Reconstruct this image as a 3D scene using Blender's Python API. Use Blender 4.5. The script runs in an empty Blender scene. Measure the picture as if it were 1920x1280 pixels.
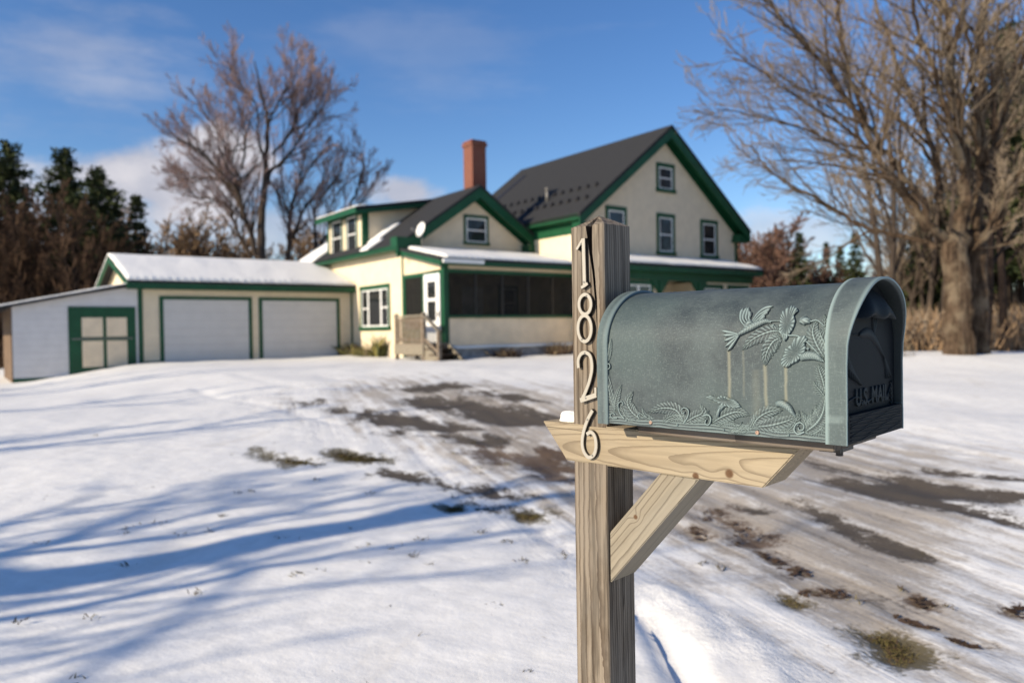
import bpy, bmesh, math, random, json
import numpy as np
from mathutils import Vector, Matrix, noise
rnd = random.Random(7)
SC = bpy.context.scene
COL = SC.collection
PI = math.pi
CAMZ = 1.30
R = math.radians

# ------------------------------------------------------------------ helpers
class MB:
    def __init__(s):
        s.v = []; s.f = []; s.m = []; s.sm = []; s.a = None
    def add(s, vs, fs, mat=0, smooth=False):
        o = len(s.v); s.v.extend([tuple(p) for p in vs])
        for f in fs:
            s.f.append(tuple(o + i for i in f)); s.m.append(mat); s.sm.append(smooth)
        return o
    def box(s, x0, x1, y0, y1, z0, z1, mat=0):
        vs = [(x0,y0,z0),(x1,y0,z0),(x1,y1,z0),(x0,y1,z0),(x0,y0,z1),(x1,y0,z1),(x1,y1,z1),(x0,y1,z1)]
        s.add(vs, [(0,3,2,1),(4,5,6,7),(0,1,5,4),(1,2,6,5),(2,3,7,6),(3,0,4,7)], mat)
    def prism(s, poly, axis, a0, a1, mat=0):
        """poly: 2-D outline; axis 'x'/'y'/'z' = extrusion axis"""
        n = len(poly)
        def P(p, a):
            return {'x': (a, p[0], p[1]), 'y': (p[0], a, p[1]), 'z': (p[0], p[1], a)}[axis]
        vs = [P(p, a0) for p in poly] + [P(p, a1) for p in poly]
        fs = [tuple(range(n))[::-1], tuple(range(n, 2*n))]
        fs += [(i, (i+1) % n, n + (i+1) % n, n + i) for i in range(n)]
        s.add(vs, fs, mat)
    def beam(s, p, q, w, h, mat=0, up=(0,0,1)):
        p = Vector(p); q = Vector(q); d = (q-p).normalized(); u = Vector(up)
        r = d.cross(u).normalized(); u = r.cross(d)
        vs = [e + r*a*w/2 + u*b*h/2 for e in (p, q) for a, b in ((-1,-1),(1,-1),(1,1),(-1,1))]
        s.add(vs, [(0,1,2,3),(7,6,5,4),(0,4,5,1),(1,5,6,2),(2,6,7,3),(3,7,4,0)], mat)
    def tube(s, pts, rads, n=6, mat=0, smooth=True, cap=True):
        pts = [Vector(p) for p in pts]
        up = None; rings = []
        for i, p in enumerate(pts):
            d = (pts[min(i+1, len(pts)-1)] - pts[max(i-1, 0)])
            if d.length < 1e-9: d = Vector((0,0,1))
            d.normalize()
            if up is None:
                up = d.cross(Vector((.31,.77,.55))).normalized()
            else:
                up = (up - d*up.dot(d))
                if up.length < 1e-6: up = d.orthogonal()
                up.normalize()
            w = d.cross(up)
            r = rads[i]
            rings.append([p + (up*math.cos(t) + w*math.sin(t))*r for t in (2*PI*k/n for k in range(n))])
        vs = [q for ring in rings for q in ring]
        fs = []
        for i in range(len(pts)-1):
            for k in range(n):
                a = i*n+k; b = i*n+(k+1) % n
                fs.append((a, b, b+n, a+n))
        if cap:
            fs.append(tuple(range(n))[::-1]); fs.append(tuple(range((len(pts)-1)*n, len(pts)*n)))
        s.add(vs, fs, mat, smooth)
    def lathe(s, prof, n=16, mat=0, c=(0,0,0), smooth=True):
        vs = []; fs = []
        for r, z in prof:
            for k in range(n):
                t = 2*PI*k/n; vs.append((c[0]+r*math.cos(t), c[1]+r*math.sin(t), c[2]+z))
        for i in range(len(prof)-1):
            for k in range(n):
                a = i*n+k; b = i*n+(k+1) % n
                fs.append((a, b, b+n, a+n))
        s.add(vs, fs, mat, smooth)
    def build(s, name, mats, parent=None, attr=None, bevel=0, loc=None):
        me = bpy.data.meshes.new(name)
        me.from_pydata(s.v, [], s.f)
        if not isinstance(mats, (list, tuple)): mats = [mats]
        for m in mats: me.materials.append(m)
        me.polygons.foreach_set('material_index', s.m)
        me.polygons.foreach_set('use_smooth', s.sm)
        if attr is not None:
            for an, vals in attr.items():
                at = me.attributes.new(an, 'FLOAT', 'POINT'); at.data.foreach_set('value', vals)
        me.update()
        o = bpy.data.objects.new(name, me); COL.objects.link(o)
        if parent: o.parent = parent
        if loc: o.location = loc
        if bevel:
            bm = bmesh.new(); bm.from_mesh(me)
            bmesh.ops.remove_doubles(bm, verts=bm.verts, dist=1e-5)
            es = [e for e in bm.edges if len(e.link_faces) == 2 and e.calc_face_angle(0) > .5]
            bmesh.ops.bevel(bm, geom=es, offset=bevel, segments=2, affect='EDGES', clamp_overlap=True)
            bm.to_mesh(me); bm.free()
        return o

def thing(name, label, cat, loc=(0,0,0), rz=0, group=None):
    o = bpy.data.objects.new(name, None); COL.objects.link(o)
    o.empty_display_size = .3
    o.location = loc; o.rotation_euler = (0,0,rz)
    o['label'] = label; o['category'] = cat
    if group: o['group'] = group
    return o
def tag(o, label, cat, group=None, kind=None):
    o['label'] = label; o['category'] = cat
    if group: o['group'] = group
    if kind: o['kind'] = kind
    return o
def dup(root, loc, rz, sc=1.0, label=None):
    r = root.copy(); COL.objects.link(r); r.location = loc; r.rotation_euler = (0,0,rz)
    r.scale = (sc*root.scale[0], sc*root.scale[1], sc*root.scale[2])
    if label: r['label'] = label
    for ch in list(root.children):
        c = ch.copy(); COL.objects.link(c); c.parent = r
        for g in ch.children:
            d = g.copy(); COL.objects.link(d); d.parent = c
    return r
def catmull(pts, sub):
    pts = [np.array(p, float) for p in pts]
    if len(pts) < 3:
        return [pts[0] + (pts[1]-pts[0])*t for t in np.linspace(0,1,sub+1)]
    P = [2*pts[0]-pts[1]] + pts + [2*pts[-1]-pts[-2]]
    out = []
    for i in range(1, len(P)-2):
        for k in range(sub):
            t = k/sub
            a,b,c,d = P[i-1],P[i],P[i+1],P[i+2]
            out.append(.5*((2*b)+(c-a)*t+(2*a-5*b+4*c-d)*t*t+(3*b-a-3*c+d)*t**3))
    out.append(pts[-1]); return out

# ------------------------------------------------------------------ materials
class NT:
    def __init__(s, name):
        s.mat = bpy.data.materials.new(name); s.mat.use_nodes = True
        s.t = s.mat.node_tree; s.t.nodes.clear()
        s.out = s.n('ShaderNodeOutputMaterial')
        s.b = s.n('ShaderNodeBsdfPrincipled')
        s.t.links.new(s.b.outputs[0], s.out.inputs[0])
    def n(s, typ, **kw):
        nd = s.t.nodes.new(typ)
        for k, v in kw.items(): setattr(nd, k, v)
        return nd
    def l(s, a, b): s.t.links.new(a, b)
    def val(s, inp, x):
        if hasattr(x, 'is_linked') or isinstance(x, bpy.types.NodeSocket): s.l(x, inp)
        else: inp.default_value = x
    def math(s, op, a, b=0.0, c=None, clamp=False):
        nd = s.n('ShaderNodeMath', operation=op, use_clamp=clamp)
        s.val(nd.inputs[0], a); s.val(nd.inputs[1], b)
        if c is not None: s.val(nd.inputs[2], c)
        return nd.outputs[0]
    def coord(s, which='Object', scale=(1,1,1), loc=(0,0,0), rot=(0,0,0)):
        tc = s.n('ShaderNodeTexCoord'); mp = s.n('ShaderNodeMapping')
        s.l(tc.outputs[which], mp.inputs[0])
        mp.inputs['Location'].default_value = loc; mp.inputs['Rotation'].default_value = rot; mp.inputs['Scale'].default_value = scale
        return mp.outputs[0]
    def noise(s, vec, scale=5, detail=4, rough=.55, dist=0.0, col=False):
        nd = s.n('ShaderNodeTexNoise'); s.l(vec, nd.inputs['Vector'])
        nd.inputs['Scale'].default_value = scale; nd.inputs['Detail'].default_value = detail
        nd.inputs['Roughness'].default_value = rough; nd.inputs['Distortion'].default_value = dist
        return nd.outputs[1 if col else 0]
    def ramp(s, fac, stops, interp='LINEAR'):
        nd = s.n('ShaderNodeValToRGB'); s.val(nd.inputs[0], fac)
        cr = nd.color_ramp; cr.interpolation = interp
        while len(cr.elements) < len(stops): cr.elements.new(.5)
        for e, (p, c) in zip(cr.elements, stops):
            e.position = p; e.color = (c[0], c[1], c[2], 1) if not isinstance(c, (int, float)) else (c, c, c, 1)
        return nd.outputs[0]
    def mapr(s, v, a, b, c=0.0, d=1.0, smooth=True):
        nd = s.n('ShaderNodeMapRange'); nd.interpolation_type = 'SMOOTHSTEP' if smooth else 'LINEAR'
        s.val(nd.inputs[0], v)
        for i, x in enumerate((a, b, c, d)): nd.inputs[1+i].default_value = x
        return nd.outputs[0]
    def mix(s, fac, a, b, mode='MIX'):
        nd = s.n('ShaderNodeMix', data_type='RGBA', blend_type=mode)
        s.val(nd.inputs[0], fac)
        for i, x in ((6, a), (7, b)):
            if isinstance(x, bpy.types.NodeSocket): s.l(x, nd.inputs[i])
            else: nd.inputs[i].default_value = (x[0], x[1], x[2], 1)
        return nd.outputs[2]
    def sep(s, vec):
        nd = s.n('ShaderNodeSeparateXYZ'); s.l(vec, nd.inputs[0]); return nd.outputs
    def comb(s, x, y, z):
        nd = s.n('ShaderNodeCombineXYZ')
        for i, q in enumerate((x, y, z)): s.val(nd.inputs[i], q)
        return nd.outputs[0]
    def attr(s, name):
        nd = s.n('ShaderNodeAttribute'); nd.attribute_name = name; return nd.outputs['Fac']
    def color(s, c):
        if isinstance(c, bpy.types.NodeSocket): s.l(c, s.b.inputs['Base Color'])
        else: s.b.inputs['Base Color'].default_value = (c[0], c[1], c[2], 1)
    def set(s, rough=.6, metal=0.0, spec=.5):
        s.val(s.b.inputs['Roughness'], rough); s.val(s.b.inputs['Metallic'], metal)
        s.b.inputs['Specular IOR Level'].default_value = spec
    def bump(s, h, strength=.5, dist=.01, prev=None):
        nd = s.n('ShaderNodeBump'); s.l(h, nd.inputs['Height'])
        nd.inputs['Strength'].default_value = strength; nd.inputs['Distance'].default_value = dist
        if prev is not None: s.l(prev, nd.inputs['Normal'])
        s.l(nd.outputs[0], s.b.inputs['Normal']); return nd.outputs[0]

def paint(name, c, rough=.6, var=.12, siding=None, scale=3):
    t = NT(name); v = t.coord()
    f = t.noise(v, scale, 5, .6)
    base = t.mix(t.mapr(f, .3, .75), [x*(1-var) for x in c], [min(1, x*(1+var*.5)) for x in c])
    t.color(base); t.set(rough, 0, .3)
    if siding:
        z = t.sep(t.coord())[2]
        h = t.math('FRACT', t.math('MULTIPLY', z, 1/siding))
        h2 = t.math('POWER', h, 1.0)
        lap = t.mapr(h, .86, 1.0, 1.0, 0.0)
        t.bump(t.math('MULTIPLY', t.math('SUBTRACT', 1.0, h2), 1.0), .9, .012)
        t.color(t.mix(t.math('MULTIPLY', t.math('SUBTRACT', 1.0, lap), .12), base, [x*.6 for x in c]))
    return t.mat

M = {}
M['cream'] = paint('cream_siding', (.76,.635,.455), .65, .08, .115)
M['cream_plain'] = paint('cream_board', (.76,.62,.44), .6, .1)
M['white'] = paint('white_paint', (.80,.80,.78), .5, .06)
M['white_siding'] = paint('white_siding', (.66,.63,.61), .6, .06, .2)
M['green'] = paint('green_trim', (.008,.070,.029), .45, .2)
M['doorpanel'] = paint('garage_door_white', (.60,.575,.545), .45, .05, .27, 2)
M['found'] = paint('foundation_stone', (.33,.32,.31), .9, .35, None, 5)

def mk_shingle():
    t = NT('asphalt_shingles'); v = t.coord()
    f = t.noise(v, 9, 6, .7); g = t.noise(v, 120, 2, .5)
    t.color(t.mix(f, (.018,.019,.021), (.043,.044,.048))); t.set(.9, 0, .15)
    z = t.sep(v)[2]
    w = t.math('FRACT', t.math('MULTIPLY', z, 9.0))
    t.bump(t.math('ADD', w, g), .5, .01); return t.mat
M['shingle'] = mk_shingle()

def mk_snow(name='snow', c=(.86,.85,.82)):
    t = NT(name); v = t.coord()
    f = t.noise(v, 3, 6, .6); g = t.noise(v, 40, 3, .6)
    t.color(t.mix(f, [x*.95 for x in c], c)); t.set(.7, 0, .2)
    t.bump(t.math('ADD', f, t.math('MULTIPLY', g, .12)), .25, .1); return t.mat
M['snow'] = mk_snow()

def mk_glass():
    t = NT('window_glass'); v = t.coord()
    f = t.noise(v, 1.3, 3)
    t.color(t.mix(f, (.010,.012,.014), (.028,.03,.032))); t.set(.06, 0, .5); return t.mat
M['glass'] = mk_glass()

def mk_screen():
    t = NT('insect_screen'); t.color((.02,.02,.019)); t.set(.8, 0, .1)
    tr = t.n('ShaderNodeBsdfTransparent'); mx = t.n('ShaderNodeMixShader')
    v = t.coord(); f = t.noise(v, 1.5, 2)
    t.l(t.mapr(f, .3, .7, .48, .58), mx.inputs[0]); t.l(tr.outputs[0], mx.inputs[1]); t.l(t.b.outputs[0], mx.inputs[2])
    t.l(mx.outputs[0], t.out.inputs[0]); return t.mat
M['screen'] = mk_screen()

def mk_brick():
    t = NT('chimney_brick'); v = t.coord()
    x, y, z = t.sep(v)
    br = t.n('ShaderNodeTexBrick'); t.l(t.comb(t.math('ADD', x, y), z, 0.0), br.inputs[0])
    br.inputs['Color1'].default_value = (.165,.052,.032,1); br.inputs['Color2'].default_value = (.11,.036,.025,1)
    br.inputs['Mortar'].default_value = (.30,.22,.17,1); br.inputs['Scale'].default_value = 1
    br.inputs['Brick Width'].default_value = .21; br.inputs['Row Height'].default_value = .075; br.inputs['Mortar Size'].default_value = .008
    f = t.noise(v, 14, 4)
    t.color(t.mix(t.mapr(f, .3, .8), br.outputs[0], (.2,.06,.04))); t.set(.9, 0, .2); t.bump(br.outputs[1], -.4, .01); return t.mat
M['brick'] = mk_brick()

def mk_wood(name, axis, dark, mid, light, ring=26, dist=3.0, tilt=(0,0,0), loc=(0,0,0), grey=(.3,.28,.26), greyamt=.35, fine=1.0, knots=(), crack=.5, late0=.66, zs=1.3, flr=(.42,.75), wobk=.022, lk=.95):
    """long axis 'X' or 'Z'"""
    t = NT(name); base = t.coord()
    st = (3, 70, 70) if axis == 'X' else (70, 70, 3)
    fl = t.noise(t.coord(scale=st), 1.0, 5, .65)
    st2 = (1.2, 16, 16) if axis == 'X' else (16, 16, 1.2)
    broad = t.noise(t.coord(scale=st2), 1.0, 4, .6)
    # growth rings about a slightly tilted axis, bent by slow noise and by knots
    wob = t.noise(t.coord(scale=(2.2,2.2,2.2) if axis == 'X' else (2.2,2.2,zs)), 1.0, 2, .5, 0, True)
    vm = t.n('ShaderNodeVectorMath', operation='MULTIPLY_ADD'); t.l(wob, vm.inputs[0])
    vm.inputs[1].default_value = (wobk,)*3; t.l(base, vm.inputs[2])
    vec = vm.outputs[0]; km = None
    for (kp, kr, ks) in knots:
        dn = t.n('ShaderNodeVectorMath', operation='DISTANCE')
        sc = t.n('ShaderNodeVectorMath', operation='MULTIPLY'); t.l(base, sc.inputs[0]); sc.inputs[1].default_value = (1,0,1) if axis == 'X' else (1,1,1)
        t.l(sc.outputs[0], dn.inputs[0]); dn.inputs[1].default_value = kp
        fall = t.mapr(dn.outputs['Value'], 0, kr*4.2, 1, 0)
        ad = t.n('ShaderNodeVectorMath', operation='MULTIPLY_ADD')
        t.l(t.comb(0.0, t.math('MULTIPLY', fall, ks), t.math('MULTIPLY', fall, ks*.8)), ad.inputs[0]); ad.inputs[1].default_value = (1,1,1); t.l(vec, ad.inputs[2]); vec = ad.outputs[0]
        core = t.mapr(dn.outputs['Value'], kr*.55, kr*1.15, 1, 0)
        km = core if km is None else t.math('MAXIMUM', km, core)
    mp = t.n('ShaderNodeMapping'); t.l(vec, mp.inputs[0]); mp.inputs['Rotation'].default_value = tilt; mp.inputs['Location'].default_value = loc
    wv = t.n('ShaderNodeTexWave', wave_type='RINGS', rings_direction=axis, wave_profile='SAW')
    t.l(mp.outputs[0], wv.inputs[0]); wv.inputs['Scale'].default_value = ring; wv.inputs['Distortion'].default_value = dist
    wv.inputs['Detail'].default_value = 3; wv.inputs['Detail Scale'].default_value = .6
    late = t.mapr(wv.outputs['Fac'], late0, .98)
    c = t.mix(t.mapr(broad, .3, .7), mid, light)
    c = t.mix(t.math('MULTIPLY', late, lk), c, dark)
    c = t.mix(t.math('MULTIPLY', t.mapr(fl, flr[0], flr[1]), .45*fine), c, [x*.45 for x in dark])
    gr = t.noise(t.coord(scale=(4,9,9) if axis == 'X' else (9,9,4)), 1.0, 4, .6)
    c = t.mix(t.math('MULTIPLY', t.mapr(gr, .35, .7), greyamt), c, grey)
    # drying checks: thin long dark lines
    ck = t.noise(t.coord(scale=(1.3,38,38) if axis == 'X' else (38,38,1.3), loc=(3,1,7)), 1.0, 2, .4, .3)
    line = t.mapr(t.math('ABSOLUTE', t.math('SUBTRACT', ck, .5)), 0, .012, 1, 0)
    gate = t.mapr(t.noise(t.coord(scale=(2,6,6) if axis == 'X' else (6,6,2), loc=(9,2,3)), 1.0, 2), .52, .62)
    line = t.math('MULTIPLY', line, gate)
    c = t.mix(t.math('MULTIPLY', line, crack), c, (.03,.02,.012))
    if km is not None:
        kc = t.noise(base, 160, 3)
        c = t.mix(km, c, t.mix(kc, (.06,.033,.018), (.15,.085,.046)))
    t.color(c); t.set(.8, 0, .2)
    h = t.math('SUBTRACT', t.math('SUBTRACT', t.math('MULTIPLY', fl, .7), t.math('MULTIPLY', late, .5)), t.math('MULTIPLY', line, 1.5))
    t.bump(h, .55, .0022)
    return t.mat
M['post_wood'] = mk_wood('weathered_post_wood', 'Z', (.082,.060,.042), (.20,.162,.122), (.265,.222,.172), 44, 1.8, (.012,.02,0), (.02,.07,0), (.19,.175,.155), .35, 1.5, (((.018,-.0452,.73),.005,.006),((-.004,-.0452,.45),.005,.006)), .9, .45, .55, (.44,.62))
M['beam_wood'] = mk_wood('tan_beam_wood', 'X', (.150,.112,.073), (.275,.218,.145), (.35,.288,.2), 58, .7, (0,-.012,.045), (0,.045,.062), (.26,.235,.185), .2, .5, (((-.164,0,-.082),.0095,.005),((-.095,0,-.095),.008,.004)), .8, .62, 1.3, (.36,.62), .009, .75)
M['brace_wood'] = mk_wood('tan_brace_wood', 'X', (.12,.098,.07), (.225,.192,.142), (.285,.248,.188), 40, .8, (0,.015,.03), (0,.05,.03), (.25,.235,.20), .35, .6, (((.012,0,.014),.0055,.006),), .9, .72, 1.3, (.40,.66), .014)
M['tray_wood'] = mk_wood('dark_board_wood', 'X', (.05,.038,.03), (.10,.08,.062), (.15,.12,.096), 14, 2.0, (0,0,.1), (0,.05,0), (.2,.19,.18), .4)
M['deck_wood'] = mk_wood('stair_wood', 'X', (.07,.045,.03), (.17,.125,.085), (.24,.18,.12), 10, 2, (0,0,.1), (0,.05,0), (.3,.27,.24), .5)

def mk_patina():
    t = NT('verdigris_cast_metal'); v = t.coord()
    h = t.attr('ridge')
    f = t.noise(v, 14, 6, .65); sc = t.noise(t.coord(scale=(90,520,520)), 1.0, 3, .7); sc2 = t.noise(t.coord(scale=(520,520,70)), 1.0, 2, .7)
    g_ = t.noise(v, 5, 3, .5); base = t.mix(t.mapr(f, .3, .7), (.032,.044,.051), (.070,.090,.095)); base = t.mix(t.math('MULTIPLY', t.mapr(g_, .42, .6), .6), base, (.058,.085,.088))
    base = t.mix(t.math('MULTIPLY', t.mapr(sc, .52, .75), .42), base, (.15,.185,.18))
    base = t.mix(t.math('MULTIPLY', t.mapr(sc2, .54, .76), .32), base, (.16,.20,.195))
    sp = t.noise(v, 420, 2, .6)
    base = t.mix(t.math('MULTIPLY', t.mapr(sp, .60, .76), .32), base, (.24,.29,.28))
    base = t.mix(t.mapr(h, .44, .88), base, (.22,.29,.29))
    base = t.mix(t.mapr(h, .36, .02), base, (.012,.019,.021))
    # pale mineral streaks washed down from the relief tips
    x, y, z = t.sep(v)
    wob = t.math('MULTIPLY', t.math('SUBTRACT', t.noise(v, 30, 3), .5), .006)
    for xs, w, z0, z1, a in ((.1985,.0052,.055,.142,.62),(.1338,.0052,.045,.118,.62),(.0986,.0046,.055,.117,.65),(.1722,.0035,.06,.142,.22),(.150,.012,.03,.11,.15)):
        d = t.math('ABSOLUTE', t.math('SUBTRACT', t.math('ADD', x, wob), xs))
        s = t.math('MULTIPLY', t.mapr(d, 0, w, 1, 0), t.math('MULTIPLY', t.mapr(z, z0, z0+.012), t.mapr(z, z1, z1+.004, 1, 0)))
        base = t.mix(t.math('MULTIPLY', s, a), base, (.215,.215,.16))
    t.color(base); t.set(t.mapr(f, .2, .8, .55, .72), .1, .35)
    t.bump(t.math('ADD', sc, t.math('MULTIPLY', sp, .6)), .18, .0012)
    return t.mat
M['patina'] = mk_patina()
def mk_shaded_patina():
    t = NT('shaded_cast_metal'); v = t.coord()
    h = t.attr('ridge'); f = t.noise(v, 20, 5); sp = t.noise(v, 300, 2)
    base = t.mix(f, (.0045,.0065,.009), (.009,.012,.015))  # door metal darkened: deep shade under the hood put into the base colour
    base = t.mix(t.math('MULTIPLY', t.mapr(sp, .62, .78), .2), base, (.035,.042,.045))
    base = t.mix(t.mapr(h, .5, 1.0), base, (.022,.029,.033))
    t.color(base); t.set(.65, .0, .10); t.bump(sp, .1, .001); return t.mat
M['shaded_patina'] = mk_shaded_patina()
def mk_alu(name, c, rough):
    t = NT(name); v = t.coord(); f = t.noise(v, 60, 4)
    t.color(t.mix(f, [x*.88 for x in c], c)); t.set(rough, .2, .5); return t.mat
M['alu'] = mk_alu('brushed_number_face', (.40,.37,.315), .5)
M['black'] = mk_alu('black_plastic', (.02,.018,.016), .5)
M['copper'] = mk_alu('copper_screw', (.36,.24,.18), .45)
M['steel'] = mk_alu('grey_screw', (.2,.19,.175), .45)

def mk_bark(name, c1, c2, lich=None):
    t = NT(name); v = t.coord()
    f = t.noise(t.coord(scale=(13,13,1.4)), 1.0, 6, .7); g = t.noise(v, 2.2, 4)
    c = t.mix(t.mapr(f, .3, .72), c1, c2)
    if lich: c = t.mix(t.math('MULTIPLY', t.mapr(g, .46, .66), .7), c, lich)
    t.color(c); t.set(.9, 0, .1); t.bump(f, 1.0, .09); return t.mat
M['bark_maple'] = mk_bark('maple_bark', (.030,.019,.012), (.150,.104,.070), (.215,.170,.118))
M['bark_grey'] = mk_bark('grey_bark', (.04,.03,.025), (.10,.078,.062))
M['bark_red'] = mk_bark('thicket_bark', (.022,.015,.012), (.055,.038,.03))
def mk_twig(name, c1, c2):
    t = NT(name); v = t.coord(); g = t.noise(v, .9, 3)
    t.color(t.mix(t.mapr(g, .35, .65), c1, c2)); t.set(.85, 0, .1); return t.mat
M['twig_maple'] = mk_twig('maple_twigs', (.17,.13,.095), (.28,.225,.165))
M['twig_purple'] = mk_twig('purplish_twigs', (.22,.150,.135), (.37,.265,.24))
M['twig_red'] = mk_twig('reddish_twigs', (.045,.028,.020), (.105,.065,.042))
M['twig_pink'] = mk_twig('pinkish_twigs', (.15,.085,.065), (.23,.14,.105))
M['twig_brown'] = mk_twig('tan_brush', (.21,.14,.085), (.32,.22,.135))
M['needle'] = mk_twig('pine_needles', (.018,.028,.014), (.055,.068,.028))
M['needle_lit'] = mk_twig('pine_needles_light', (.05,.06,.024), (.09,.095,.042))
M['grass'] = mk_twig('winter_grass', (.20,.17,.05), (.34,.30,.11))
M['turf'] = mk_twig('brown_turf', (.06,.05,.018), (.15,.125,.05))
M['straw'] = mk_twig('dead_straw', (.16,.125,.075), (.24,.19,.125))
M['crack'] = paint('weathered_shaded_crack', (.022,.014,.009), .9, .3)  # weathered crack wood, with the shade deep in the crack put into its colour
M['side_board'] = paint('brown_boards', (.16,.105,.065), .8, .3)
M['leafdark'] = mk_twig('dark_leaf_litter', (.045,.03,.02), (.09,.06,.04))
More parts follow.
